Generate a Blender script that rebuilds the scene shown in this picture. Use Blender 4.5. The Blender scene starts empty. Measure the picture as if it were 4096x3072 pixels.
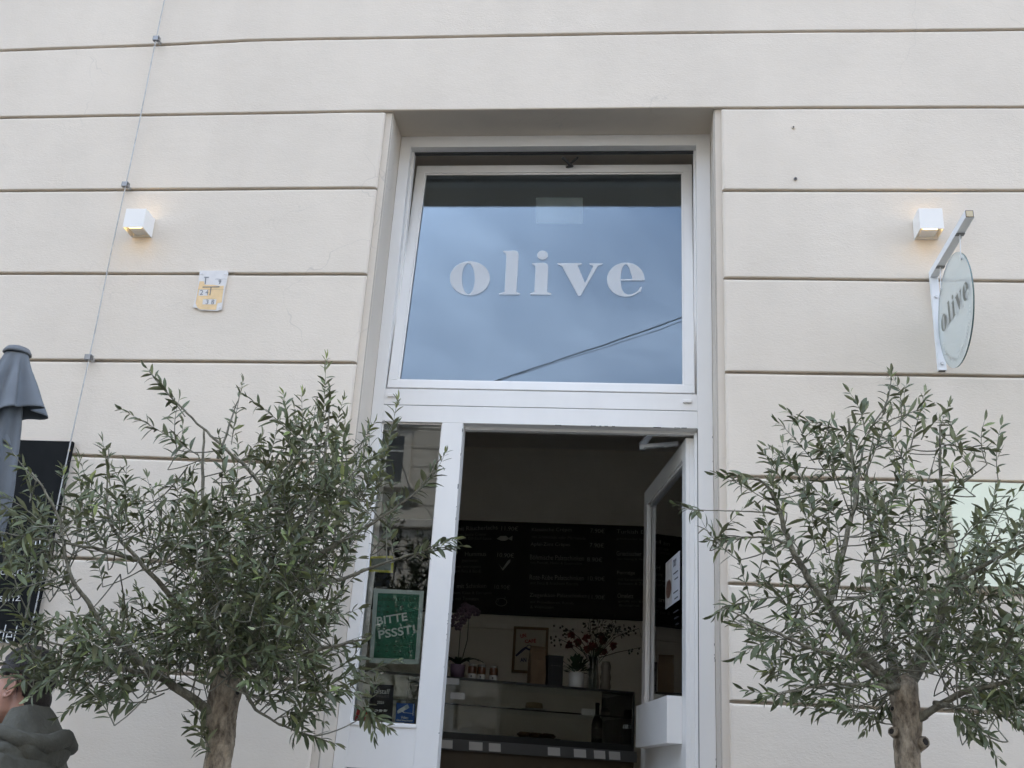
import bpy, bmesh, math, random
from mathutils import Vector, Matrix, Euler, noise
R_=math.radians
scn=bpy.context.scene
COL=scn.collection
# ------------------------------------------------------------------ camera
DIST,HC=4.4,1.3
F=4252.07; PIT,YAW,ROL=R_(20.574),R_(-6.905),R_(3.491)
fwd=Vector((math.sin(YAW)*math.cos(PIT),math.cos(YAW)*math.cos(PIT),math.sin(PIT)))
rgt=Vector((math.cos(YAW),-math.sin(YAW),0)); upv=rgt.cross(fwd)
CR=math.cos(ROL)*rgt+math.sin(ROL)*upv; CU=-math.sin(ROL)*rgt+math.cos(ROL)*upv
CAM=Vector((0,-DIST,HC))
cam=bpy.data.cameras.new('camera'); cam.sensor_width=36; cam.sensor_fit='HORIZONTAL'; cam.lens=36*F/4096; cam.clip_end=500; cam.clip_start=.05
camo=bpy.data.objects.new('camera',cam); COL.objects.link(camo)
m=Matrix((CR,CU,-fwd)).transposed().to_4x4(); m.translation=CAM; camo.matrix_world=m
scn.camera=camo
# ------------------------------------------------------------------ sky, sun, exposure
SUN_EL,SUN_AZ=R_(50),R_(28)          # the sun stands behind the cafe: the facade is in open shade
w=bpy.data.worlds.new('World'); scn.world=w; w.use_nodes=True
nt=w.node_tree; nd=nt.nodes; nd.clear(); lk=nt.links
out=nd.new('ShaderNodeOutputWorld'); bg=nd.new('ShaderNodeBackground'); bg.inputs[1].default_value=0.15
sky=nd.new('ShaderNodeTexSky'); sky.sky_type='NISHITA'; sky.sun_disc=False; sky.sun_elevation=SUN_EL; sky.sun_rotation=SUN_AZ; sky.air_density=1.0; sky.dust_density=1.6; sky.ozone_density=1.0
tc=nd.new('ShaderNodeTexCoord'); mp=nd.new('ShaderNodeMapping'); mp.inputs['Scale'].default_value=(1.0,1.0,2.2)
n1=nd.new('ShaderNodeTexNoise'); n1.inputs['Scale'].default_value=1.7; n1.inputs['Detail'].default_value=5; n1.inputs['Roughness'].default_value=.66; n1.inputs['Distortion'].default_value=.4
cr=nd.new('ShaderNodeValToRGB'); cr.color_ramp.elements[0].position=.34; cr.color_ramp.elements[0].color=(.14,.14,.14,1); cr.color_ramp.elements[1].position=.72; cr.color_ramp.elements[1].color=(.74,.74,.74,1)
mx=nd.new('ShaderNodeMixRGB'); mx.inputs['Color2'].default_value=(7.3,8.4,10.4,1)
lk.new(tc.outputs['Generated'],mp.inputs[0]); lk.new(mp.outputs[0],n1.inputs['Vector']); lk.new(n1.outputs['Fac'],cr.inputs[0])
lk.new(cr.outputs[0],mx.inputs['Fac']); lk.new(sky.outputs[0],mx.inputs['Color1']); lk.new(mx.outputs[0],bg.inputs[0]); lk.new(bg.outputs[0],out.inputs[0])
sl=bpy.data.lights.new('sun','SUN'); sl.energy=2.0; sl.angle=R_(2); sl.color=(1,.93,.82)
so=bpy.data.objects.new('sun',sl); COL.objects.link(so)
sdir=Vector((math.sin(SUN_AZ)*math.cos(SUN_EL),math.cos(SUN_AZ)*math.cos(SUN_EL),math.sin(SUN_EL)))
so.rotation_euler=sdir.to_track_quat('Z','Y').to_euler(); so.location=(0,-8,12)
vs=scn.view_settings; vs.view_transform='Standard'; vs.look='None'; vs.gamma=1; vs.exposure=1.64; vs.use_curve_mapping=False
scn.render.engine='CYCLES'; cy=scn.cycles; cy.use_denoising=True; cy.max_bounces=12; cy.diffuse_bounces=6; cy.glossy_bounces=4; cy.use_adaptive_sampling=True; cy.adaptive_threshold=.04; cy.transparent_max_bounces=24; cy.sample_clamp_indirect=8; cy.caustics_reflective=False; cy.caustics_refractive=False
# ------------------------------------------------------------------ measuring helpers (photo pixel -> point at a given depth)
def ray(px,py):
    d=CR*((px-2048)/F)-CU*((py-1536)/F)+fwd; return d/d.y
def W(px,py,y=0.0): return CAM+ray(px,py)*(y+DIST)
K=4096/2212
def S(px,py,y=0.0): return W(px*K,py*K,y)
def onplane(px,py,p0,n):
    d=ray(px,py); return CAM+d*((p0-CAM).dot(n)/d.dot(n))
# ------------------------------------------------------------------ materials
MATS={}
def mat(name,col,rough=.6,bump=0,bscale=60,var=0,vscale=4,metal=0,spec=.5,stretch=None,dist=.002,emit=None,estr=0,alpha=None,sss=0):
    if name in MATS: return MATS[name]
    M=bpy.data.materials.new(name); M.use_nodes=True; t=M.node_tree; b=t.nodes['Principled BSDF']
    b.inputs['Base Color'].default_value=(*col,1); b.inputs['Roughness'].default_value=rough; b.inputs['Metallic'].default_value=metal; b.inputs['Specular IOR Level'].default_value=spec
    if sss: b.inputs['Subsurface Weight'].default_value=sss; b.inputs['Subsurface Radius'].default_value=(.01,.004,.002)
    if emit: b.inputs['Emission Color'].default_value=(*emit,1); b.inputs['Emission Strength'].default_value=estr
    if var or bump:
        g=t.nodes.new('ShaderNodeNewGeometry'); mpn=t.nodes.new('ShaderNodeMapping'); t.links.new(g.outputs['Position'],mpn.inputs[0])
        if stretch: mpn.inputs['Scale'].default_value=stretch
    if var:
        n=t.nodes.new('ShaderNodeTexNoise'); n.inputs['Scale'].default_value=vscale; n.inputs['Detail'].default_value=6; n.inputs['Roughness'].default_value=.6
        t.links.new(mpn.outputs[0],n.inputs['Vector'])
        r=t.nodes.new('ShaderNodeValToRGB'); r.color_ramp.elements[0].position=.3; r.color_ramp.elements[1].position=.7
        r.color_ramp.elements[0].color=(*[c*(1-var) for c in col],1); r.color_ramp.elements[1].color=(*[min(1,c*(1+var)) for c in col],1)
        t.links.new(n.outputs['Fac'],r.inputs[0]); t.links.new(r.outputs[0],b.inputs['Base Color'])
    if bump:
        n2=t.nodes.new('ShaderNodeTexNoise'); n2.inputs['Scale'].default_value=bscale; n2.inputs['Detail'].default_value=8; n2.inputs['Roughness'].default_value=.65
        t.links.new(mpn.outputs[0],n2.inputs['Vector'])
        bp=t.nodes.new('ShaderNodeBump'); bp.inputs['Strength'].default_value=bump; bp.inputs['Distance'].default_value=dist
        t.links.new(n2.outputs['Fac'],bp.inputs['Height']); t.links.new(bp.outputs[0],b.inputs['Normal'])
    MATS[name]=M; return M
def plaster(name,col):
    M=mat(name,col,.9,spec=.2); t=M.node_tree; b=t.nodes['Principled BSDF']; N=t.nodes.new; L=t.links.new
    g=N('ShaderNodeNewGeometry')
    big=N('ShaderNodeTexNoise'); big.inputs['Scale'].default_value=1.3; big.inputs['Detail'].default_value=5; big.inputs['Roughness'].default_value=.62; L(g.outputs['Position'],big.inputs['Vector'])
    r=N('ShaderNodeValToRGB'); r.color_ramp.elements[0].position=.3; r.color_ramp.elements[1].position=.72
    r.color_ramp.elements[0].color=(*[c*.93 for c in col],1); r.color_ramp.elements[1].color=(*[c*1.045 for c in col],1); L(big.outputs['Fac'],r.inputs[0])
    # vertical rain streaks / grime
    mpn=N('ShaderNodeMapping'); mpn.inputs['Scale'].default_value=(3.5,3.5,.5); L(g.outputs['Position'],mpn.inputs[0])
    st=N('ShaderNodeTexNoise'); st.inputs['Scale'].default_value=1.6; st.inputs['Detail'].default_value=2; L(mpn.outputs[0],st.inputs['Vector'])
    r2=N('ShaderNodeValToRGB'); r2.color_ramp.elements[0].position=.35; r2.color_ramp.elements[0].color=(.93,.93,.925,1); r2.color_ramp.elements[1].position=.6; r2.color_ramp.elements[1].color=(1,1,1,1); L(st.outputs['Fac'],r2.inputs[0])
    m1=N('ShaderNodeMixRGB'); m1.blend_type='MULTIPLY'; m1.inputs[0].default_value=.22; L(r.outputs[0],m1.inputs[1]); L(r2.outputs[0],m1.inputs[2])
    # hairline cracks
    wob=N('ShaderNodeTexNoise'); wob.inputs['Scale'].default_value=3.5; wob.inputs['Detail'].default_value=3; L(g.outputs['Position'],wob.inputs['Vector'])
    add=N('ShaderNodeMixRGB'); add.blend_type='ADD'; add.inputs[0].default_value=.35; L(g.outputs['Position'],add.inputs[1]); L(wob.outputs['Color'],add.inputs[2])
    vo=N('ShaderNodeTexVoronoi'); vo.feature='DISTANCE_TO_EDGE'; vo.inputs['Scale'].default_value=1.5; L(add.outputs[0],vo.inputs['Vector'])
    cm=N('ShaderNodeValToRGB'); cm.color_ramp.elements[0].position=.0012; cm.color_ramp.elements[0].color=(1,1,1,1); cm.color_ramp.elements[1].position=.0038; cm.color_ramp.elements[1].color=(0,0,0,1); L(vo.outputs['Distance'],cm.inputs[0])
    msk=N('ShaderNodeTexNoise'); msk.inputs['Scale'].default_value=1.1; L(g.outputs['Position'],msk.inputs['Vector'])
    mr=N('ShaderNodeValToRGB'); mr.color_ramp.elements[0].position=.52; mr.color_ramp.elements[1].position=.62; L(msk.outputs['Fac'],mr.inputs[0])
    mu=N('ShaderNodeMath'); mu.operation='MULTIPLY'; L(cm.outputs[0],mu.inputs[0]); L(mr.outputs[0],mu.inputs[1])
    mu2=N('ShaderNodeMath'); mu2.operation='MULTIPLY'; mu2.inputs[1].default_value=.28; L(mu.outputs[0],mu2.inputs[0])
    m2=N('ShaderNodeMixRGB'); m2.inputs[2].default_value=(.3,.28,.25,1); L(mu2.outputs[0],m2.inputs[0]); L(m1.outputs[0],m2.inputs[1])
    L(m2.outputs[0],b.inputs['Base Color'])
    mpb=N('ShaderNodeMapping'); mpb.inputs['Scale'].default_value=(.7,1,1.25); L(g.outputs['Position'],mpb.inputs[0])
    f1=N('ShaderNodeTexNoise'); f1.inputs['Scale'].default_value=95; f1.inputs['Detail'].default_value=3; f1.inputs['Roughness'].default_value=.7; L(mpb.outputs[0],f1.inputs['Vector'])
    f2=N('ShaderNodeTexNoise'); f2.inputs['Scale'].default_value=16; f2.inputs['Detail'].default_value=3; L(mpb.outputs[0],f2.inputs['Vector'])
    b1=N('ShaderNodeBump'); b1.inputs['Strength'].default_value=.45; b1.inputs['Distance'].default_value=.003; L(f1.outputs['Fac'],b1.inputs['Height'])
    b2=N('ShaderNodeBump'); b2.inputs['Strength'].default_value=.2; b2.inputs['Distance'].default_value=.006; L(f2.outputs['Fac'],b2.inputs['Height']); L(b1.outputs[0],b2.inputs['Normal'])
    L(b2.outputs[0],b.inputs['Normal']); return M
def glass(name,tint=(.93,.96,.95),k=1.9,rough=0.0,base=.0,refl=(.96,.98,1)):
    M=bpy.data.materials.new(name); M.use_nodes=True; t=M.node_tree; t.nodes.clear(); N=t.nodes.new; L=t.links.new
    o=N('ShaderNodeOutputMaterial'); mxs=N('ShaderNodeMixShader'); tr=N('ShaderNodeBsdfTransparent'); gl=N('ShaderNodeBsdfGlossy'); fr=N('ShaderNodeFresnel')
    tr.inputs[0].default_value=(*tint,1); gl.inputs['Roughness'].default_value=rough; gl.inputs[0].default_value=(*refl,1); fr.inputs[0].default_value=1.5
    g=N('ShaderNodeNewGeometry'); nz=N('ShaderNodeTexNoise'); nz.inputs['Scale'].default_value=2.5; L(g.outputs['Position'],nz.inputs['Vector'])
    bp=N('ShaderNodeBump'); bp.inputs['Strength'].default_value=.04; bp.inputs['Distance'].default_value=.01; L(nz.outputs['Fac'],bp.inputs['Height']); L(bp.outputs[0],gl.inputs['Normal'])
    ma=N('ShaderNodeMath'); ma.operation='MULTIPLY_ADD'; ma.use_clamp=True; ma.inputs[1].default_value=k; ma.inputs[2].default_value=base; L(fr.outputs[0],ma.inputs[0]); L(ma.outputs[0],mxs.inputs[0])
    L(tr.outputs[0],mxs.inputs[1]); L(gl.outputs[0],mxs.inputs[2]); L(mxs.outputs[0],o.inputs[0]); MATS[name]=M; return M
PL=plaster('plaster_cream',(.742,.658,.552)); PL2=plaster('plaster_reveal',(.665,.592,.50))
WHITE=mat('white_paint',(.80,.78,.745),.42,bump=.12,bscale=35,var=.02,vscale=9,dist=.002,stretch=(1,1,.25))
WHITE2=mat('white_lacquer',(.81,.79,.755),.35,bump=.05,bscale=60)
GRIME=mat('dark_seal',(.05,.05,.048),.8)
GLASS=glass('window_glass',k=1.0); GLASST=glass('transom_glass',(.92,.95,.94),k=1.85,refl=(.78,.89,1)); GLASSD=glass('door_glass',(.9,.94,.92),k=1.8); GLASSC=glass('case_glass',(.95,.97,.96),k=1.0)
STEEL=mat('galvanised_steel',(.62,.63,.64),.42,bump=.2,bscale=120,metal=.85,var=.15,vscale=60)
BLACK=mat('chalkboard',(.010,.011,.011),.8,var=.3,vscale=6,spec=.15); CHALK=mat('chalk',(.72,.72,.70),.9)
INW=mat('interior_wall',(.84,.80,.73),.9,var=.03); INC=mat('interior_ceiling',(.84,.82,.79),.9); INF=mat('interior_floor',(.42,.36,.29),.5,var=.2)
# ------------------------------------------------------------------ mesh helpers
def origin(p):
    v=Vector((0,0,0))
    while p: v+=p.location; p=p.parent
    return v
def tag(o,label,cat,group=None,kind=None):
    if label:o['label']=label
    if cat:o['category']=cat
    if group:o['group']=group
    if kind:o['kind']=kind
    return o
def thing(name,loc,label,cat,group=None):
    o=bpy.data.objects.new(name,None); o.empty_display_size=.1; COL.objects.link(o); o.location=loc; return tag(o,label,cat,group)
class MB:
    def __init__(s): s.v=[];s.f=[];s.m=[]
    def add(s,vs,fs,mi=0):
        b=len(s.v); s.v+=[Vector(p) for p in vs]; s.f+=[tuple(b+i for i in f) for f in fs]; s.m+=[mi]*len(fs); return s
    def box(s,x0,x1,y0,y1,z0,z1,mi=0,M=None):
        vs=[Vector((x,y,z)) for x in (x0,x1) for y in (y0,y1) for z in (z0,z1)]
        if M: vs=[M@p for p in vs]
        return s.add(vs,[(0,1,3,2),(4,6,7,5),(0,4,5,1),(2,3,7,6),(0,2,6,4),(1,5,7,3)],mi)
    def quad(s,a,b,c,d,mi=0): return s.add([a,b,c,d],[(0,1,2,3)],mi)
    def tube(s,pts,rad,n=8,mi=0,cap=True):
        pts=[Vector(p) for p in pts]; rings=[]; prev=None
        for i,p in enumerate(pts):
            d=(pts[min(i+1,len(pts)-1)]-pts[max(i-1,0)]); d=d.normalized() if d.length>1e-9 else Vector((0,0,1))
            if prev is None: a=d.orthogonal().normalized()
            else: a=(prev-d*prev.dot(d)); a=a.normalized() if a.length>1e-6 else d.orthogonal().normalized()
            prev=a; b=d.cross(a); r=rad[i] if isinstance(rad,(list,tuple)) else rad
            rings.append([p+(a*math.cos(2*math.pi*k/n)+b*math.sin(2*math.pi*k/n))*r for k in range(n)])
        vs=[q for rg in rings for q in rg]; fs=[]
        for i in range(len(rings)-1):
            for k in range(n): fs.append((i*n+k,i*n+(k+1)%n,(i+1)*n+(k+1)%n,(i+1)*n+k))
        if cap: fs.append(tuple(range(n-1,-1,-1))); fs.append(tuple((len(rings)-1)*n+k for k in range(n)))
        return s.add(vs,fs,mi)
    def lathe(s,c,prof,n=24,mi=0,fn=None):
        c=Vector(c); vs=[];fs=[]
        for (r,z) in prof:
            for k in range(n):
                a=2*math.pi*k/n; rr=r*(fn(a,z) if fn else 1); vs.append(c+Vector((rr*math.cos(a),rr*math.sin(a),z)))
        for i in range(len(prof)-1):
            for k in range(n): fs.append((i*n+k,i*n+(k+1)%n,(i+1)*n+(k+1)%n,(i+1)*n+k))
        return s.add(vs,fs,mi)
    def ball(s,c,r,M=None,nu=12,nv=8,mi=0):
        c=Vector(c); r=Vector(r) if hasattr(r,'__len__') else Vector((r,r,r)); vs=[];fs=[]
        for j in range(nv+1):
            t=math.pi*j/nv
            for k in range(nu):
                a=2*math.pi*k/nu; p=Vector((r.x*math.sin(t)*math.cos(a),r.y*math.sin(t)*math.sin(a),r.z*math.cos(t)))
                vs.append(c+(M@p if M else p))
        for j in range(nv):
            for k in range(nu): fs.append((j*nu+k,(j+1)*nu+k,(j+1)*nu+(k+1)%nu,j*nu+(k+1)%nu))
        return s.add(vs,fs,mi)
    def build(s,name,mats,parent=None,smooth=False,bevel=0,kind=None,seg=2):
        o0=origin(parent); me=bpy.data.meshes.new(name)
        me.from_pydata([tuple(p-o0) for p in s.v],[],s.f); mats=mats if isinstance(mats,(list,tuple)) else [mats]
        for q in mats: me.materials.append(q)
        if len(mats)>1: me.polygons.foreach_set('material_index',s.m)
        bm=bmesh.new(); bm.from_mesh(me)
        if bevel:
            bmesh.ops.remove_doubles(bm,verts=bm.verts,dist=1e-6)
            bmesh.ops.recalc_face_normals(bm,faces=bm.faces)
            bmesh.ops.bevel(bm,geom=[e for e in bm.edges if len(e.link_faces)==2 and e.calc_face_angle(0)>.5],offset=bevel,segments=seg,affect='EDGES',profile=.6)
        else: bmesh.ops.recalc_face_normals(bm,faces=bm.faces)
        bm.to_mesh(me); bm.free()
        if smooth: me.shade_smooth()
        o=bpy.data.objects.new(name,me); COL.objects.link(o); o.parent=parent
        if kind:o['kind']=kind
        return o
def boxpart(name,mt,par,b,bevel=.002,M=None): return MB().box(*b,M=M).build(name,mt,par,bevel=bevel)
def fill2d(loops):
    bm=bmesh.new(); es=[]
    for lp in loops:
        vv=[bm.verts.new((x,y,0)) for x,y in lp]
        es+=[bm.edges.new((vv[i],vv[(i+1)%len(vv)])) for i in range(len(vv))]
    bmesh.ops.triangle_fill(bm,use_beauty=True,use_dissolve=False,edges=es)
    bm.verts.index_update(); vs=[(v.co.x,v.co.y) for v in bm.verts]; fs=[tuple(v.index for v in f.verts) for f in bm.faces]; bm.free(); return vs,fs
TXT={}
def text2d(s,bold=0,res=3):
    k=(s,bold)
    if k in TXT: return TXT[k]
    c=bpy.data.curves.new('t','FONT'); c.body=s; c.size=1; c.offset=bold; c.resolution_u=res
    o=bpy.data.objects.new('t',c); me=o.to_mesh(); vs=[(v.co.x,v.co.y) for v in me.vertices]; fs=[tuple(p.vertices) for p in me.polygons]
    o.to_mesh_clear(); bpy.data.objects.remove(o); bpy.data.curves.remove(c); TXT[k]=(vs,fs); return vs,fs
def put_text(mb,s,o,u,v,width=None,height=None,bold=0,mi=0,rough=0):
    """flat lettering from lower-left point o; u, v unit vectors; scaled to width/height"""
    vs,fs=text2d(s,bold)
    if not vs: return
    x0=min(p[0] for p in vs);x1=max(p[0] for p in vs);y1=max(p[1] for p in vs);y0=min(p[1] for p in vs)
    if width and height: sx=width/(x1-x0); sy=height/(y1-y0)
    elif width: sx=sy=width/(x1-x0)
    else: sx=sy=height/.72; 
    base=y0 if (width and height) else 0
    rnd=random.Random(len(s))
    mb.add([o+u*((p[0]-x0)*sx)+v*((p[1]-base)*sy) for p in vs],fs,mi)
def ell(cx,cy,rx,ry,n=36,a0=0,a1=360): return [(cx+rx*math.cos(R_(a0+(a1-a0)*i/n)),cy+ry*math.sin(R_(a0+(a1-a0)*i/n))) for i in range(n if a1-a0==360 else n+1)]
# outlines of the "olive" lettering (x to the right, y down)
def olive_loops():
    o=[ell(612,910,102,87),ell(604,912,33,79)]
    l=[[(782,770),(838,768),(854,772),(861,786),(849,980),(868,987),(868,993),(760,993),(761,987),(789,980),(798,800),(795,782),(782,776)]]
    i=[[(930,833),(990,831),(1005,835),(1012,848),(1006,980),(1027,987),(1027,994),(918,993),(919,987),(941,980),(947,862),(944,845),(930,839)]]
    dot=[ell(983,792,28,23,24)]
    v=[[(1060,833),(1183,833),(1183,839),(1162,845),(1200,935),(1243,846),(1222,840),(1222,834),(1290,834),(1290,839),(1266,846),(1177,999),(1164,999),(1083,848),(1060,839)]]
    e=[ell(1408,917,96,87,40,-6,-318)+[(1481,952),(1493,953)]]
    ex=[(1408+96*math.cos(R_(t)),917+87*math.sin(R_(t))) for t in [-x for x in range(-2,300,8)]]
    # outer: start right end of the crossbar, anticlockwise over the top, left, bottom to the terminal
    outer=[(1504,910)]+[(1408+96*math.cos(R_(t)),917-87*math.sin(R_(t))) for t in range(6,318,6)]+[(1484,978),(1491,955),(1482,954)]
    inner=[(1470,975),(1440,992),(1418,994),(1398,984),(1386,960),(1381,925),(1380,921),(1504,921)]
    cnt=[(1382,915)]+[(1408+27*math.cos(R_(t)),915-76*math.sin(R_(t))) for t in range(172,20,-8)]+[(1440,900),(1441,914)]
    return [o,l,i,dot,v,[outer+inner,cnt]]
# ================================================================== SETTING
mat('pavement',(.11,.107,.10),.85,bump=.3,bscale=90,var=.15,vscale=5); mat('granite_setts',(.07,.068,.064),.9,bump=.5,bscale=160,var=.2,vscale=8)
tag(MB().box(-30,30,-26,-4.9,-.3,-.12).build('road',MATS['granite_setts']),'grey granite paved street before the cafe','road',kind='structure')
tag(MB().box(-30,30,-4.9,.016,-.3,0).build('pavement',MATS['pavement'],bevel=.02),'grey stone pavement before the cafe','pavement',kind='structure')
del_=None
# ------------------------------------------------------------------ the cafe building
XL,XR=-9.0,8.0; OX0,OX1,OZ1=-1.217,.366,4.412; YF=.22; GD=.022
bld=thing('cafe_building',(0,0,0),'cream plastered building facade with horizontal grooved bands around the shop entrance','building')
def wallmesh():
    b=MB(); y=GD; yi=.62
    zt=9.0
    b.quad((XL,y,0),(OX0,y,0),(OX0,y,zt),(XL,y,zt)); b.quad((OX1,y,0),(XR,y,0),(XR,y,zt),(OX1,y,zt)); b.quad((OX0,y,OZ1),(OX1,y,OZ1),(OX1,y,zt),(OX0,y,zt))
    b.quad((XL,yi,0),(OX0,yi,0),(OX0,yi,zt),(XL,yi,zt)); b.quad((OX1,yi,0),(XR,yi,0),(XR,yi,zt),(OX1,yi,zt)); b.quad((OX0,yi,OZ1),(OX1,yi,OZ1),(OX1,yi,zt),(OX0,yi,zt))
    b.quad((XL,y,zt),(XR,y,zt),(XR,yi,zt),(XL,yi,zt)); b.quad((XL,y,0),(XL,yi,0),(XL,yi,zt),(XL,y,zt)); b.quad((XR,y,0),(XR,yi,0),(XR,yi,zt),(XR,y,zt))
    return b
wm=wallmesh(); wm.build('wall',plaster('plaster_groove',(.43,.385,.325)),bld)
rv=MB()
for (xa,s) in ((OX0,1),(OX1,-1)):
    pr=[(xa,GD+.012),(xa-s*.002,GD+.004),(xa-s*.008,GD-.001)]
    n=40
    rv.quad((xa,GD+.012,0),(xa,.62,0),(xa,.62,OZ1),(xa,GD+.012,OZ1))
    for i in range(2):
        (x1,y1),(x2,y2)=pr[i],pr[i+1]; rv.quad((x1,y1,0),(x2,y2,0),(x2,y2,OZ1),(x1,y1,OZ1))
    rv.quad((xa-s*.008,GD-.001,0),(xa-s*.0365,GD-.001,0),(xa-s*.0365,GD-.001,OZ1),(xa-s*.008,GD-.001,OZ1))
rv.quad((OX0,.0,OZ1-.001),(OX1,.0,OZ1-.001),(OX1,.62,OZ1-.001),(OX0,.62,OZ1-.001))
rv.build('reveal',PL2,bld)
GRV=[[(0,201),(700,176),(1000,160),(1400,152.5),(2700,129.7),(4096,117)],[(0,469.6),(1400,445),(2877,431.6),(4096,426.5)],[(0,762.6),(1400,750.6),(2890,760.6),(4096,761.3)],
[(0,1092.5),(1463,1096),(2892,1111),(4096,1124)],[(0,1438.8),(1422,1450),(2900,1487),(4096,1505)],[(294,1820),(778,1838.7),(2905,1904.6),(4096,1929)],None,[(2923,2807),(4096,2856)]]
gl=[]
for g in GRV: gl.append([(p.x,p.z) for p in (W(a,b) for a,b in g)] if g else [(0,2.113)])
ups=[[(0,4.85+.457*k)] for k in range(9,0,-1)]; dns=[[(0,1.19)],[(0,.73)],[(0,.27)]]
gl=ups+gl+dns
def gz(g,x):
    if x<=g[0][0]: return g[0][1]
    for (a,b),(c,d) in zip(g,g[1:]):
        if x<=c: return b+(d-b)*(x-a)/(c-a)
    return g[-1][1]
def band(x0,x1,gt,gb,end0,end1,seed):
    xs=[x0]; 
    while xs[-1]<x1-.09: xs.append(xs[-1]+.06)
    xs.append(x1)
    if end0: xs[1:1]=[x0+.002,x0+.006,x0+.014]
    if end1: xs[-1:-1]=[x1-.014,x1-.006,x1-.002]
    prof=[('b',0.0015,GD),('b',0,.004),('b',.0012,.0012),('b',.004,0),('b',.0065,0),('b',.01,0),('b',.05,0),('m',.33,0),('m',.66,0),('t',.05,0),('t',.014,0),('t',.009,0),('t',.006,.0006),('t',.0025,.003),('t',0,.009),('t',-.002,GD)]
    vs=[];fs=[]
    for i,x in enumerate(xs):
        zt=gz(gt,x)-.0062+.0016*noise.noise(Vector((x*3.1,seed,1)))+.0007*noise.noise(Vector((x*17,seed,2)))
        zb=gz(gb,x)+.0062+.0016*noise.noise(Vector((x*3.1,seed,5)))+.0007*noise.noise(Vector((x*17,seed,6)))
        ex=0
        if end0: ex=max(ex,[GD,.006,.002,0][i] if i<4 else 0)
        j=len(xs)-1-i
        if end1: ex=max(ex,[GD,.006,.002,0][j] if j<4 else 0)
        for (k,dz,dy) in prof:
            z=zb+dz if k=='b' else zt-dz if k=='t' else zb+(zt-zb)*dz
            yy=max(dy,ex)
            yy+=.0018*noise.noise(Vector((x*1.3,z*1.2,seed*.1)))
            vs.append((x,yy,z))
    n=len(prof)
    for i in range(len(xs)-1):
        for k in range(n-1): fs.append((i*n+k,(i+1)*n+k,(i+1)*n+k+1,i*n+k+1))
    return MB().add(vs,fs)
top_i=10  # groove at the lintel line
for i in range(len(gl)-1):
    if i<top_i: band(XL,XR,gl[i],gl[i+1],0,0,i*3.7).build('plaster_band',PL,bld,smooth=True)
    else:
        band(XL,-1.2545,gl[i],gl[i+1],0,1,i*3.7).build('plaster_band',PL,bld,smooth=True)
        band(.4025,XR,gl[i],gl[i+1],1,0,i*3.7+50).build('plaster_band',PL,bld,smooth=True)
boxpart('cornice',PL,bld,(XL,XR,-.35,.62,9.0,9.4),.03)
# rear part of the building that closes the shop
shop=bld
boxpart('shop_floor',INF,bld,(-3.2,2.4,.621,5.25,.5,.6),0); boxpart('shop_ceiling',INC,bld,(-3.2,2.4,.621,5.25,4.62,4.75),0)
boxpart('back_wall',INW,bld,(-3.2,2.4,5.2,5.35,.6,4.62),0); boxpart('side_wall',INW,bld,(-3.35,-3.2,.621,5.35,.6,4.62),0); boxpart('side_wall',INW,bld,(2.4,2.55,.621,5.35,.6,4.62),0)
boxpart('ceiling_beam',INC,bld,(-3.2,2.4,4.75,5.2,4.28,4.62),.01); boxpart('picture_rail',INW,bld,(-3.2,2.4,5.17,5.2,2.585,2.625),.004)
for k in range(4): boxpart('step',mat('step_stone',(.3,.29,.27),.8,bump=.3,var=.1),bld,(OX0+.02,OX1-.02,-.0+.09*k-.3,.4,0 if k==0 else .15*k+.0005,.15*(k+1)),.008)
# ------------------------------------------------------------------ shopfront frame
fr=thing('shopfront_frame',(-.43,YF,.6),'white painted wooden shopfront frame with transom bar and side light','window frame')
FX0,FX1,FZ1=-1.2155,.3645,4.410; SX0,SX1=-1.160,-.875; DX0,DX1,DZ1=-.776,.2985,2.849; WZ0,WZ1=3.013,4.346; YB=YF+.085
boxpart('stile',WHITE,fr,(FX0,-1.1605,YF,YB,.6,FZ1)); boxpart('stile',WHITE,fr,(.2955,FX1,YF,YB,.6,FZ1))
boxpart('head_rail',WHITE,fr,(-1.1605,.2955,YF+.0005,YB,WZ1,FZ1)); boxpart('transom_bar',WHITE,fr,(-1.1605,.2955,YF+.0005,YB,2.9335,WZ0)); boxpart('door_head',WHITE,fr,(-1.1605,.2955,YF+.0005,YB,2.849,2.9305))
boxpart('groove_seal',GRIME,fr,(-1.1605,.2955,YF+.006,YB-.01,2.9305,2.9335),0)
boxpart('mullion',WHITE,fr,(SX1,DX0,YF+.001,YB,.6,2.849)); boxpart('bottom_panel',WHITE,fr,(-1.1605,SX1,YF+.001,YB,1.325,1.503)); boxpart('sill_bead',WHITE2,fr,(-1.1605,SX1,YF-.004,YF+.0005,1.495,1.506),.001)
boxpart('kick_board',mat('kick_board',(.18,.16,.17),.5),fr,(-1.1605,SX1,YF+.03,YB-.01,.6,1.325),.001)
for z0,z1,x0,x1 in ((1.503,1.512,SX0,SX1),(2.842,2.849,SX0,SX1)): boxpart('glazing_bead',WHITE2,fr,(x0,x1,YF+.016,YF+.022,z0,z1),0)
for x0,x1 in ((SX0-.0005,SX0+.006),(SX1-.006,SX1)): boxpart('glazing_bead',WHITE2,fr,(x0,x1,YF+.016,YF+.022,1.512,2.842),0)
boxpart('side_pane',GLASS,fr,(SX0,SX1,YF+.024,YF+.030,1.503,2.849),0)
boxpart('window_stop',WHITE2,fr,(-1.1605,-1.150,YF+.05,YB,WZ0,WZ1),0); boxpart('window_stop',WHITE2,fr,(.285,.2955,YF+.05,YB,WZ0,WZ1),0)
boxpart('window_seal',GRIME,fr,(-1.150,.285,YF+.05,YB-.01,WZ1-.005,WZ1),0)
boxpart('door_stop',WHITE2,fr,(DX0,.2955,YF+.055,YB,2.836,2.849),0)
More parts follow.
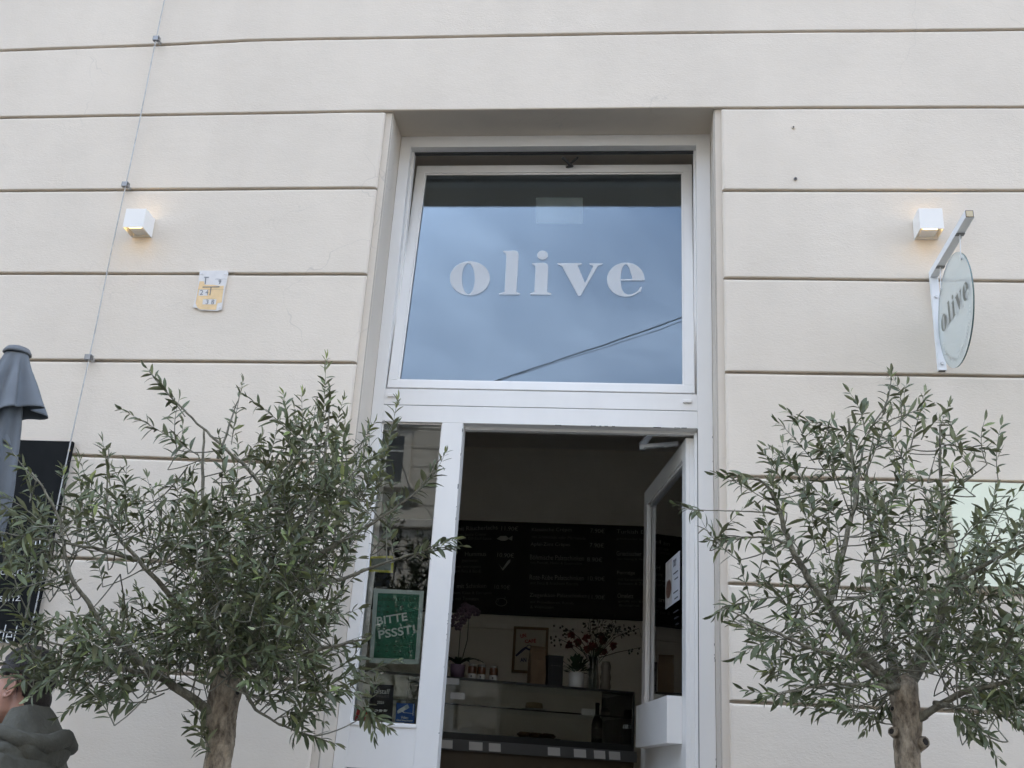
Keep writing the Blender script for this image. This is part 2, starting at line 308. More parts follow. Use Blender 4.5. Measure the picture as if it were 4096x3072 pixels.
for x in (.2955-.012,): boxpart('door_stop',WHITE2,fr,(x,.2955,YF+.03,YB,.6,2.836),.001)
boxpart('jamb_seal',GRIME,fr,(.2945,.2975,YF-.0004,YF+.003,.6,2.845),0)
for px in (-1.124,.25): MB().box(px-.020,px+.020,YF-.010,YF,2.969,2.986).build('drain_cap',WHITE2,fr,bevel=.004)
rc=random.Random(77); b=MB()
for k in range(20):
    z=rc.uniform(.9,2.84); h=rc.uniform(.002,.03)*rc.random(); wv=rc.uniform(.0006,.003); b.box(DX0-wv,DX0+.0006,YF+.0002,YF+.004,z,z+h)
for k in range(14):
    z=rc.uniform(.9,2.84); h=rc.uniform(.003,.012); x=FX1-rc.uniform(.0,.003); b.box(x-.0015,x+.0004,YF-.0003,YF+.003,z,z+h)
for k in range(10):
    x=rc.uniform(DX0+.3,.29); b.box(x,x+rc.uniform(.004,.03),YF-.0001,YF+.004,2.8485,2.850+rc.uniform(0,.0012))
b.build('paint_chips',GRIME,fr,kind='stuff')
# ------------------------------------------------------------------ tilted transom sash
TAU=R_(6.3); SP=Vector((0,YF+.004,WZ0+.008)); sn=Vector((0,-math.cos(TAU),math.sin(TAU))); su=Vector((0,math.sin(TAU),math.cos(TAU)))
sash=thing('transom_window',(-.43,YF+.004,WZ0+.008),'large tilted-in transom window above the door lettered olive in white','window')
SM=Matrix(((1,0,0),(0,su.y,-sn.y),(0,su.z,-sn.z))).to_3x3()  # local (x, up, inward)
def sbox(name,mt,x0,x1,v0,v1,d0,d1,bevel=.002,par=sash):
    b=MB(); b.box(x0,x1,v0,v1,d0,d1); b.v=[SP+Vector((p.x,0,0))+su*p.y-sn*p.z for p in b.v]; return b.build(name,mt,par,bevel=bevel)
HX0,HX1,HH=-1.154,.284,1.315; RW=.047
sbox('sash_rail',WHITE,HX0,HX1,0,RW*.85,0,.06); sbox('sash_rail',WHITE,HX0,HX1,HH-RW,HH,0,.06); sbox('sash_stile',WHITE,HX0,HX0+RW,RW*.85,HH-RW,.0004,.06); sbox('sash_stile',WHITE,HX1-RW,HX1,RW*.85,HH-RW,.0004,.06)
for a in ((HX0+RW,HX1-RW,RW*.85,RW*.85+.008),(HX0+RW,HX1-RW,HH-RW-.008,HH-RW)): sbox('glazing_bead',WHITE2,*a,.008,.016,.001)
for a in ((HX0+RW,HX0+RW+.008),(HX1-RW-.008,HX1-RW)): sbox('glazing_bead',WHITE2,*a,RW*.85+.008,HH-RW-.008,.008,.016,.001)
sbox('sash_stile_edge',mat('bare_edge',(.33,.31,.28),.7),HX0+.0,HX0+.004,.05,HH-.03,.0605,.064,0)
sbox('pane',GLASST,HX0+RW-.004,HX1-RW+.004,RW*.85-.004,HH-RW+.004,.018,.024,0)
def sash_letters():
    p0=SP-sn*.017
    b=MB()
    for loops in olive_loops():
        vs,fs=fill2d(loops); pts=[onplane(1400+x*.7835,400+y*.7835,p0,sn) for x,y in vs]; n=len(pts)
        b.add(pts,fs)
    return b
VINYL=bpy.data.materials.new('frosted_vinyl'); VINYL.use_nodes=True; vt=VINYL.node_tree; vt.nodes['Principled BSDF'].inputs['Base Color'].default_value=(.74,.76,.77,1); vt.nodes['Principled BSDF'].inputs['Roughness'].default_value=.5
vtr=vt.nodes.new('ShaderNodeBsdfTransparent'); vmx=vt.nodes.new('ShaderNodeMixShader'); vmx.inputs[0].default_value=.66; vt.links.new(vtr.outputs[0],vmx.inputs[1]); vt.links.new(vt.nodes['Principled BSDF'].outputs[0],vmx.inputs[2]); vt.links.new(vmx.outputs[0],vt.nodes['Material Output'].inputs[0])
for loops in olive_loops()[:3]+[olive_loops()[4],olive_loops()[5]]:
    b=MB(); p0=SP-sn*.0172
    ls=[loops]
    if loops is not None and abs(loops[0][0][0]-930)<1: ls.append(olive_loops()[3])
    for lp in ls:
        vs,fs=fill2d(lp); b.add([onplane(1400+x*.7835,400+y*.7835,p0,sn) for x,y in vs],fs)
    b.build('letter',VINYL,sash)
# scissor stay at the top of the transom
b=MB(); a0=Vector((-.38,YB-.01,WZ1-.02)); a1=SP+Vector((-.33,0,0))+su*(HH-.01)-sn*.06
b.tube([a0,a0+Vector((.05,.05,-.02)),a1+Vector((-.09,-.01,.02))],.007,6); b.tube([a0+Vector((.08,0,0)),a0+Vector((.03,.05,-.015))],.006,6); b.build('stay_arm',mat('dark_metal',(.09,.085,.08),.45,metal=.7),sash)
# added sheet standing in for a white object seen inside through the pane
pp=[onplane(1400+x*.7835,400+y*.7835,SP-sn*.03,sn) for x,y in ((950,498),(1189,498),(1187,632),(950,630))]
b=MB(); b.quad(*pp); b.quad(*[p-sn*.0008 for p in pp]); mat('paper',(.8,.8,.78),.8); tag(b.build('pale_standin',mat('standin_grey',(.30,.31,.30),.8)),'pale rectangle standing in for a white object seen through the transom window','paper')
# ------------------------------------------------------------------ open door
HX,HY=.2475,.292; DA=R_(9.9); DL=1.0
door=thing('glazed_door',(HX,HY,.6),'white glazed shop door standing open inwards on the right','door')
dd=Vector((-math.sin(DA),math.cos(DA),0)); dn=Vector((-math.cos(DA),-math.sin(DA),0))  # along leaf, outward from its street face
def dbox(name,mt,l0,l1,n0,n1,z0,z1,bevel=.002,par=door):
    b=MB(); b.box(l0,l1,n0,n1,z0,z1); b.v=[Vector((HX,HY,0))+dd*p.x+dn*p.y+Vector((0,0,p.z)) for p in b.v]; return b.build(name,mt,par,bevel=bevel)
TH=.05; DZ=2.826
dbox('hinge_stile',WHITE,0,.075,-TH,0,.61,DZ); dbox('lock_stile',WHITE,DL-.08,DL,-TH,0,.61,DZ); dbox('top_rail',WHITE,.075,DL-.08,-TH,-.0006,DZ-.085,DZ); dbox('bottom_panel',WHITE,.075,DL-.08,-TH,-.0006,.61,1.53)
dbox('pane',GLASSD,.07,DL-.075,-.030,-.024,1.525,DZ-.08,0)
dbox('hinge_edge_strip',WHITE2,-.008,-.0002,-.036,-.016,.62,DZ-.01,.001); dbox('rebate_strip',WHITE2,.0,.03,-TH-.014,-TH-.0004,.61,DZ+.006,.001)
for (z0,z1) in ((1.53,1.542),(DZ-.097,DZ-.085)): dbox('glazing_bead',WHITE2,.075,DL-.08,-.022,-.010,z0,z1,0)
for (l0,l1) in ((.075,.087),(DL-.092,DL-.08)): dbox('glazing_bead',WHITE2,l0,l1,-.022,-.010,1.542,DZ-.097,0)
dbox('letter_box',WHITE2,.07,.79,.0004,.066,1.497,1.690,.002)
for z in (.85,1.75,2.6): 
    c=Vector((HX,HY,0))+dn*(-TH-.012); MB().tube([(c.x,c.y-.012,z),(c.x,c.y-.012,z+.09)],.008,10).build('hinge',WHITE2,door,smooth=True)
b=MB(); j=Vector((.052,.40,2.812)); p1=Vector((.085,YB-.01,2.838)); p2=Vector((HX-.03,HY+.12,2.835))
def bar(mb,a,c,w,h):
    d=(c-a).normalized(); s=d.cross(Vector((0,0,1))).normalized()*w; t=s.cross(d).normalized()*h
    mb.add([a+s+t,a-s+t,a-s-t,a+s-t,c+s+t,c-s+t,c-s-t,c+s-t],[(0,1,2,3),(4,7,6,5),(0,4,5,1),(1,5,6,2),(2,6,7,3),(3,7,4,0)])
bar(b,p1,j+Vector((0,0,.01)),.014,.005); bar(b,j,p2,.014,.008); b.tube([j-Vector((0,0,.014)),j+Vector((0,0,.02))],.015,12); bar(b,p2+(j-p2)*.4+Vector((0,0,-.008)),p2+(j-p2)*.32+Vector((0,0,-.008)),.009,.004)
b.build('closer_arm',mat('grey_lacquer',(.6,.62,.64),.4,metal=.3),door,bevel=0)
# papers on the door pane
def dpaper(name,label,corners,n,cols,extra=None):
    # corners l,z
    t=thing(name,Vector((HX,HY,0))+dd*corners[0]+dn*n+Vector((0,0,corners[2])),label,'paper')
    return t
def dq(l0,l1,z0,z1,n): return [Vector((HX,HY,0))+dd*l+dn*n+Vector((0,0,z)) for l,z in ((l0,z0),(l1,z0),(l1,z1),(l0,z1))]
def plane_x(px,py,n): 
    p0=Vector((HX,HY,0))+dn*n; return onplane(px,py,p0,dn)
def door_lz(px,py,n=-.02):
    p=plane_x(px,py,n)-Vector((HX,HY,0)); return p.dot(dd),p.z
fl=[door_lz(2450+x*.5859,2100+y*.5859) for x,y in ((360,255),(455,180),(455,510),(360,570))]
l0=min(a for a,_ in fl); l1=max(a for a,_ in fl); z0=sum(fl[i][1] for i in (2,3))/2; z1=sum(fl[i][1] for i in (0,1))/2
t=thing('menu_flyer',Vector((HX,HY,0))+dd*l0+Vector((0,0,z0)),'folded white menu flyer with a coffee cup photo on the door pane','flyer')
b=MB(); b.quad(*dq(l0,l1,z0,z1,-.0232)); b.quad(*dq(l0,l1,z0,z1,-.0226)); b.build('sheet',mat('paper_bright',(.66,.67,.70),.6),t)
lm=l0+(l1-l0)*.52
b=MB(); b.quad(*dq(lm,l1,z0+.004,z1-.004,-.0219)); b.build('photo_page',mat('flyer_photo',(.55,.53,.50),.6,var=.35,vscale=14),t)
b=MB(); cc=[Vector((HX,HY,0))+dd*(lm+(l1-lm)*.5+.05*math.cos(a)*(l1-lm)*8)+dn*-.0212+Vector((0,0,z0+(z1-z0)*.38+.045*math.sin(a))) for a in [k*math.pi/8 for k in range(16)]]
b.add(cc,[tuple(range(16))]); b.build('cup_picture',mat('cup_brown',(.12,.06,.04),.6),t)
b=MB(); H=z1-z0
put_text(b,'DOY',Vector((HX,HY,0))+dd*(lm-.03)+dn*-.0212+Vector((0,0,z1-.055)),-dd,Vector((0,0,1)),width=(lm-l0)*.42,height=.035,bold=.03)
for k in range(9):
    zz=z1-.09-k*.03
    if k in (2,5): continue
    b.quad(*dq(l0+.03,lm-.03-(k%3)*.025,zz,zz+.006,-.0212))
b.build('print',mat('print_dark',(.06,.06,.07),.7),t,kind='stuff')
fl=[door_lz(2450+x*.5859,2100+y*.5859,-.035) for x,y in ((328,820),(420,780),(425,1115),(330,1150))]
l0=min(a for a,_ in fl); l1=max(a for a,_ in fl); z0=(fl[2][1]+fl[3][1])/2; z1=(fl[0][1]+fl[1][1])/2
t=thing('paper_notice',Vector((HX,HY,0))+dd*l0+Vector((0,0,z0)),'dim curled notice taped behind the lower door pane','paper')
b=MB(); N_=8
for k in range(N_):
    a=l0+(l1-l0)*k/N_; c=l0+(l1-l0)*(k+1)/N_; f=lambda q:-.034-.012*math.sin((q-l0)/(l1-l0)*3.0)
    P=lambda l,z:Vector((HX,HY,0))+dd*l+dn*f(l)+Vector((0,0,z))
    b.quad(P(a,z0),P(c,z0),P(c,z1),P(a,z1))
b.build('sheet',MATS['paper'],t,smooth=True)
b=MB()
for k,wd in enumerate((.5,.3,.6,.4)): b.quad(*dq(l0+.1,l0+.1+(l1-l0)*wd,z1-.12-k*.09,z1-.10-k*.09,-.0325))
b.build('print',MATS['print_dark'],t)
# ------------------------------------------------------------------ stickers and notices behind the side pane
YS=YF+.0325
def sq(b,pts,y,mi=0): b.add([W(*p,y) for p in pts],[(0,1,2,3)],mi)
def c4(x,y): return (1350+x*.452,2250+y*.452)
def flatpanel(name,label,cat,pts,y,mt,mapper):
    P=[W(*mapper(*p),y) for p in pts]; t=thing(name,P[3],label,cat); b=MB(); b.add(P,[(0,1,2,3)]); b.add([p+Vector((0,.0012,0)) for p in P],[(3,2,1,0)]); b.build('sheet',mt,t); return t
def puttext_img(b,s,mapper,p,q,h,y,bold=0):
    """text between image points p (lower left) and q (lower right), cap height h image px"""
    A=W(*mapper(*p),y); B=W(*mapper(*q),y); C=W(*mapper(p[0]+h*.10,p[1]-h),y); u=B-A; wd=u.length; u.normalize(); v=Vector((0,0,1)); v=(v-u*v.dot(u)).normalized()
    put_text(b,s,A,u,v,width=wd,height=(C-A).length,bold=bold)
t=flatpanel('green_poster','green notice reading BITTE PSSST with a pale border in the side light','poster',[(322,230),(765,252),(722,902),(283,886)],YS+.002,mat('pale_border',(.62,.70,.70),.6),c4)
b=MB(); sq(b,[c4(*p) for p in ((358,270),(727,284),(687,858),(318,843))],YS+.0008); b.build('green_field',mat('poster_green',(.014,.155,.095),.6),t)
b=MB(); puttext_img(b,'BITTE',c4,(352,555),(620,512),72,YS-.0002,.02); puttext_img(b,'PSSST!',c4,(366,678),(690,625),76,YS-.0002,.02); b.build('lettering',mat('poster_pale',(.76,.82,.80),.6),t)
b=MB(); puttext_img(b,'Liebe Gäste!',c4,(360,336),(700,348),38,YS-.0002,.0); b.build('small_print',mat('poster_dark',(.01,.05,.03),.6),t)
b=MB()
for k,yy in enumerate((390,440,735,790)): puttext_img(b,('bitte leise','danke','ab 22 Uhr','olive')[0] if 0 else '-  -  - -  -',c4,(360-k*4,yy),(660-k*6,yy+10),10,YS-.0002)
b.build('small_print',MATS['poster_dark'],t,kind='stuff')
t=flatpanel('guide_sticker','dark purple cafe guide sticker with white lettering in the side light','sticker',[(292,1075),(498,1085),(482,1420),(268,1408)],YS+.002,mat('sticker_purple',(.018,.013,.024),.5),c4)
b=MB(); puttext_img(b,'falstaff',c4,(322,1158),(462,1164),44,YS+.0006,.0); puttext_img(b,'2026',c4,(350,1250),(412,1252),26,YS+.0006,.01)
for k in range(3): sq(b,[c4(*p) for p in ((328+k*40,1300),(354+k*40,1301),(353+k*40,1322),(327+k*40,1321))],YS+.0006); sq(b,[c4(*p) for p in ((354+k*40,1305),(361+k*40,1305),(360+k*40,1314),(354+k*40,1314))],YS+.0006)
b.build('lettering',mat('sticker_white',(.8,.8,.8),.6),t,kind='stuff')
b=MB(); puttext_img(b,'CAFEGUIDE',c4,(316,1192),(456,1196),24,YS+.0006); b.build('small_print',mat('sticker_grey',(.2,.19,.2),.6),t,kind='stuff')
t=flatpanel('video_sticker','blue video surveillance sticker with a white camera symbol in the side light','sticker',[(522,1243),(683,1250),(677,1420),(510,1412)],YS+.002,mat('sticker_blue',(.004,.085,.40),.5),c4)
b=MB(); sq(b,[c4(*p) for p in ((540,1300),(620,1255),(636,1285),(552,1332))],YS+.0006); sq(b,[c4(*p) for p in ((526,1315),(541,1303),(551,1330),(534,1338))],YS+.0006); sq(b,[c4(*p) for p in ((670,1252),(676,1252),(670,1355),(664,1355))],YS+.0006); sq(b,[c4(*p) for p in ((584,1326),(664,1334),(664,1338),(584,1330))],YS+.0006); sq(b,[c4(*p) for p in ((570,1320),(586,1312),(590,1328),(582,1330))],YS+.0006)
puttext_img(b,'Video-',c4,(560,1382),(627,1384),24,YS+.0006,.02); puttext_img(b,'überwachung',c4,(520,1408),(664,1414),24,YS+.0006,.02); b.build('symbol',mat('sticker_pale',(.72,.78,.82),.6),t)
b=MB(); sq(b,[c4(*p) for p in ((592,1276),(620,1257),(635,1284),(606,1301))],YS-.0001); b.build('camera_shade',mat('camera_grey',(.45,.55,.62),.6),t)
t=flatpanel('red_sticker','small red sticker with white print low in the side light','sticker',[(180,1275),(266,1285),(262,1408),(145,1405)],YS+.003,mat('sticker_red',(.42,.02,.02),.5),c4)
b=MB(); puttext_img(b,'- - -',c4,(180,1362),(256,1366),12,YS+.002,.03); b.build('small_print',MATS['sticker_white'],t,kind='stuff')
c3=lambda x,y:(1400+x*.4219,1500+y*.4219)
t=flatpanel('yellow_notice','yellow bordered sheet half hidden by olive leaves in the side light','notice',[(275,-55),(500,-60),(490,92),(275,80)],YS+.002,mat('yellow',(.55,.50,.02),.6),c4)
b=MB(); sq(b,[c4(*p) for p in ((300,-35),(478,-38),(470,70),(296,62))],YS+.0008); b.build('field',mat('notice_grey',(.20,.22,.20),.6),t)
t=flatpanel('contact_label','small white label with contact lines at the top of the side light','label',[(296,448),(448,456),(443,525),(292,520)],YS+.002,MATS['paper_bright'],c3)
b=MB(); puttext_img(b,'GAST',c3,(330,472),(395,475),15,YS+.0006,.02); puttext_img(b,'- - - - - -',c3,(330,492),(436,498),4,YS+.0006); puttext_img(b,'0677 618 127',c3,(332,510),(412,513),10,YS+.0006); b.build('lettering',MATS['print_dark'],t,kind='stuff')
# ------------------------------------------------------------------ wall lamps
WL=mat('lamp_white',(.84,.81,.76),.5); LED=mat('led_warm',(1,.8,.4),.5,emit=(1,.72,.30),estr=2.2); REFL=mat('lamp_inner',(.75,.66,.45),.35,metal=.2)
def lamp(cx,cz,label):
    s=.051; d=.104; t=thing('wall_lamp',(cx,0,cz),label,'wall lamp','cube lamps either side of the entrance')
    th=.003; y0,y1=-d-.004,-.004
    boxpart('front_plate',WL,t,(cx-s,cx+s,y0,y0+th,cz-s,cz+s),.0012); boxpart('side_plate',WL,t,(cx-s,cx-s+th,y0+th,y1,cz-s,cz+s),.0008); boxpart('side_plate',WL,t,(cx+s-th,cx+s,y0+th,y1,cz-s,cz+s),.0008)
    boxpart('back_plate',WL,t,(cx-s+th,cx+s-th,y1-th,y1+.006,cz-s+.004,cz+s-.004),.0008)
    boxpart('reflector_block',WL,t,(cx-s+.016,cx+s-.016,y0+.028,y1-th,cz-s+.012,cz+s-.012),.001)
    for sg in (-1,1):
        za=cz+sg*(s-.012); zb=cz+sg*(s-.0105)
        b=MB(); b.box(cx-s+.02,cx+s-.022,y0+.008,y0+.0275,min(za,zb)-(.0 if sg<0 else .012),max(za,zb)+(.012 if sg<0 else 0)); b.build('led_window',LED,t)
    return t
lamp(-2.396,3.742,'white cube wall lamp beside the lightning cable on the left'); lamp(1.2995,3.742,'white cube wall lamp above the round hanging sign')
# ------------------------------------------------------------------ hanging round sign
sx=1.315; t=thing('hanging_sign',(sx,0,3.06),'round frosted glass sign lettered olive hanging from a white bracket','sign')
SG=mat('bracket_white',(.78,.79,.79),.45)
boxpart('wall_bar',SG,t,(sx-.017,sx+.017,-.022,-.001,3.055,3.53),.002); boxpart('arm',SG,t,(sx-.017,sx+.017,-.545,-.022,3.497,3.531),.002)
boxpart('arm_end',mat('arm_end',(.62,.52,.34),.7),t,(sx-.0125,sx+.0125,-.5462,-.5448,3.5015,3.5265),0)
boxpart('arm_rim',mat('rust',(.10,.055,.03),.8),t,(sx-.0155,sx+.0155,-.5456,-.5446,3.4985,3.5295),0); boxpart('bar_foot',GRIME,t,(sx-.013,sx+.013,-.019,-.004,3.0543,3.0553),0)
for z in (3.085,3.40): MB().tube([(sx,-.030,z),(sx,-.021,z)],[.006,.0085],10).build('bolt',STEEL,t,smooth=False)
rd=.238; cy_,cz_=-.262,3.225
ring=MB(); n=64; 
for q,(xx) in enumerate((sx-.003,sx+.003)): ring.add([(xx,cy_+rd*math.cos(2*math.pi*k/n),cz_+rd*math.sin(2*math.pi*k/n)) for k in range(n)],[tuple(range(n))])
FROST=bpy.data.materials.new('frosted_glass'); FROST.use_nodes=True; ft=FROST.node_tree; fb=ft.nodes['Principled BSDF']; fb.inputs['Base Color'].default_value=(.74,.75,.73,1); fb.inputs['Roughness'].default_value=.35
trn=ft.nodes.new('ShaderNodeBsdfTransparent'); trn.inputs[0].default_value=(.9,.95,.93,1); mm=ft.nodes.new('ShaderNodeMixShader'); mm.inputs[0].default_value=.52; ft.links.new(trn.outputs[0],mm.inputs[1]); ft.links.new(fb.outputs[0],mm.inputs[2]); ft.links.new(mm.outputs[0],ft.nodes['Material Output'].inputs[0])
ring.build('disc',FROST,t)
ed=MB(); vs=[];fs=[]
for k in range(n):
    c,s_=math.cos(2*math.pi*k/n),math.sin(2*math.pi*k/n); vs+=[(sx-.003,cy_+rd*c,cz_+rd*s_),(sx+.003,cy_+rd*c,cz_+rd*s_)]
for k in range(n): fs.append((2*k,2*k+1,(2*k+3)%(2*n),(2*k+2)%(2*n)))
ed.add(vs,fs); ed.build('disc_edge',mat('glass_edge',(.12,.17,.16),.2),t)
LETG=mat('sign_letters',(.20,.20,.17),.6)
for xx,sg in ((sx-.0042,-1),(sx+.0042,1)):
    b=MB()
    for loops in olive_loops():
        vs,fs=fill2d(loops); 
        # face seen from the left reads outward from the wall; on the other side it reads towards the wall
        def mp_(x,y):
            u=(x-1007)/995*.385; v=-(y-912)/995*.385*1.12
            return Vector((xx,cy_+(-u if sg<0 else u),cz_+.012+v))
        b.add([mp_(*p) for p in vs],fs)
    b.build('lettering',LETG,t)
b=MB()
for k in range(34):
    a=R_(200+k*140/33); r1,r2=.196,.206+.004*(k%3); da=R_(1.1)
    if k%7==3: continue
    for xx in (sx-.0042,):
        b.add([(xx,cy_+r*math.cos(q),cz_+r*math.sin(q)) for r,q in ((r1,a-da),(r1,a+da),(r2,a+da),(r2,a-da))],[(0,1,2,3)])
b.build('ring_print',mat('ring_pale',(.48,.48,.45),.7),t,kind='stuff')
for yy in (-.12,-.41):
    zz=cz_+math.sqrt(max(0,(rd-.02)**2-(yy-cy_)**2))
    MB().tube([(sx,yy,3.51),(sx-.004,yy+.006,zz+.01),(sx-.004,yy,zz)],.0022,6).build('cord',mat('cord_white',(.75,.75,.74),.7),t)
    MB().tube([(sx-.007,yy,zz),(sx+.007,yy,zz)],.006,10).build('eyelet',STEEL,t)
    boxpart('clip',mat('clip_grey',(.22,.22,.21),.5),t,(sx-.0175,sx+.0175,yy-.012,yy+.012,3.4945,3.4965),0)
# ------------------------------------------------------------------ number plate, anchors, cable
c8n=lambda x,y:(700+x*.15068,1050+y*.15068)
t=thing('utility_plate',W(*c8n(560,1200)),'worn yellow and white utility marker plate with numbers','plate')
PW=mat('plate_white',(.70,.67,.64),.6,var=.06,vscale=30)
out_=[(660,215),(1400,215),(1415,300),(1310,800),(1240,1250),(1100,1285),(660,1265),(580,1205),(480,1190),(500,1100),(600,650)]
vs,fs=fill2d([out_]); b=MB(); n=len(vs); b.add([W(*c8n(*p),-.009) for p in vs],fs); b.add([W(*c8n(*p),-.005) for p in vs],fs)
b.add(sum([[W(*c8n(*p),-.009),W(*c8n(*p),.001)] for p in out_],[]),[(2*k,2*k+1,(2*k+3)%(2*len(out_)),(2*k+2)%(2*len(out_))) for k in range(len(out_))]); b.build('plate',PW,t)
YE=mat('plate_yellow',(.78,.56,.30),.6,var=.1,vscale=25)
vs,fs=fill2d([[(650,500),(765,495),(790,590),(1020,590),(1195,620),(1300,615),(1240,1060),(1130,1080),(1090,1255),(660,1245),(590,1190),(545,1080),(610,690)]]); b=MB(); b.add([W(*c8n(*p),-.0098) for p in vs],fs); b.build('yellow_field',YE,t)
b=MB()
for q in ([(740,975),(1100,975),(1080,1110),(730,1110)],[(640,720),(890,720),(860,880),(620,880)]): b.add([W(*c8n(*p),-.0106) for p in q],[(0,1,2,3)])
b.build('number_field',PW,t)
b=MB(); PB=-.0114
for q in ([(735,640),(1185,632),(1180,655),(735,662)],[(945,660),(968,660),(935,870),(912,870)],[(770,380),(905,380),(905,400),(770,400)],[(800,410),(822,410),(812,575),(790,575)],[(610,717),(1310,712),(1310,716),(610,721)],[(760,970),(1070,970),(1070,974),(760,974)],[(1060,438),(1365,434),(1365,439),(1060,443)]): b.add([W(*c8n(*p),PB) for p in q],[(0,1,2,3)])
for s,p,q,h in (('2',(650,858),(740,855),125),('4',(800,852),(878,850),125),('3',(812,1108),(880,1106),120),('8',(955,1108),(1035,1106),120),('9',(1148,572),(1215,570),118)): puttext_img(b,s,c8n,p,q,h,PB,.0)
b.build('lettering',mat('plate_grey',(.16,.17,.18),.6),t)
for q in ((715,298),(1330,295),(1180,1190)): p=W(*c8n(*q),-.012); MB().tube([p,p+Vector((0,.014,0))],.0032,8).build('screw',STEEL,t)
for z,lab in ((4.293,'small pale wall plug high right of the transom window'),(4.012,'small dark wall plug below the pale one')):
    t=thing('wall_plug',(.738,0,z),lab,'wall plug','wall plugs right of the window')
    MB().lathe((.738,0,z),[(.0,0)]*2,8) if 0 else None
    b=MB(); b.tube([(.738,-.006,z),(.738,.004,z)],[.0075,.009],12); b.build('collar',PL if z>4.1 else mat('plug_grey',(.2,.19,.18),.7),t); b=MB(); b.tube([(.738,-.0085,z),(.738,-.004,z)],.0042,8); b.build('screw_head',mat('screw_dark',(.06,.06,.06),.5),t)
cx=-2.519; t=thing('lightning_cable',(cx,-.03,0),'thin galvanised lightning conductor cable running up the facade','cable')
b=MB(); pts=[(cx+.006*noise.noise(Vector((z*1.1,3,0))),-.034+.004*noise.noise(Vector((z*1.7,9,0))),z) for z in [0+.12*k for k in range(76)]]; b.tube(pts,.0031,8); b.build('cable',mat('cable_grey',(.45,.44,.42),.6,var=.2,vscale=40,metal=.2),t,smooth=True)
for z in (4.855,3.972,3.045,1.2):
    c=Vector((cx,-.03,z)); b=MB(); b.box(cx-.017,cx+.015,-.043,-.038,z-.013,z+.013); b.box(cx-.018,cx-.013,-.043,-.022,z-.013,z+.013); b.box(cx+.010,cx+.015,-.043,-.020,z-.011,z+.011); b.box(cx-.013,cx+.015,-.028,-.023,z-.012,z+.012)
    k=b.build('clamp',mat('clamp_steel',(.30,.30,.30),.4,metal=.6),t,bevel=.001); b=MB(); b.tube([(cx+.004,-.024,z-.002),(cx+.004,.005,z-.002)],.0085,8); b.build('clamp_bolt',STEEL,k)
# ------------------------------------------------------------------ chalkboard on the wall (left) and green glass plate (right)
t=thing('chalkboard_sign',(-3.0,-.02,1.74),'black chalkboard with white handwriting on the wall behind the parasol','chalkboard')
boxpart('board',BLACK,t,(-3.45,-2.517,-.024,-.003,1.742,2.638),.002); 
b=MB(); yb=-.0252
c6=lambda x,y:(0+x*.482,1900+y*.482)
for s,p,q,h in (('rin',(225,595),(380,580),66),('gnol',(85,845),(265,835),75),('c',(0,830),(40,826),40),('sinz',(-10,1050),(170,1045),62),('odel',(-110,1385),(112,1400),150)): puttext_img(b,s,c6,p,q,h,yb,-.012)
b.build('handwriting',CHALK,t)
MB().lathe(tuple(W(704*.3916,1350+1153*.3916,-.026)),[(.0,0)]*2,8) if 0 else None
e=W(704*.3916,1350+1153*.3916,-.0255); b=MB(); b.tube([e,e+Vector((0,.003,0))],.0055,12); b.build('eyelet',mat('brass',(.55,.42,.15),.4,metal=.8),t)
t=thing('glass_plate_sign',(1.6,-.02,2.13),'pale green frosted glass plate on steel studs on the right wall','sign')
PGR=mat('green_glass',(.80,.83,.66),.18,spec=.6,emit=None)
boxpart('plate',PGR,t,(1.297,2.0,-.034,-.026,2.135,2.560),.001)
for x in (1.337,1.96):
    for z in (2.175,2.533): b=MB(); b.tube([(x,-.040,z),(x,.0,z)],.009,14); b.build('stud',STEEL,t)
b=MB()
for k,x in enumerate((1.430,1.4525,1.475,1.50)): b.tube([(x+.0045*math.cos(a),-.0347,2.26+.0055*math.sin(a)) for a in [j*math.pi/5 for j in range(11)]],.0009,4)
b.build('lettering',mat('etched_grey',(.25,.3,.26),.6),t)
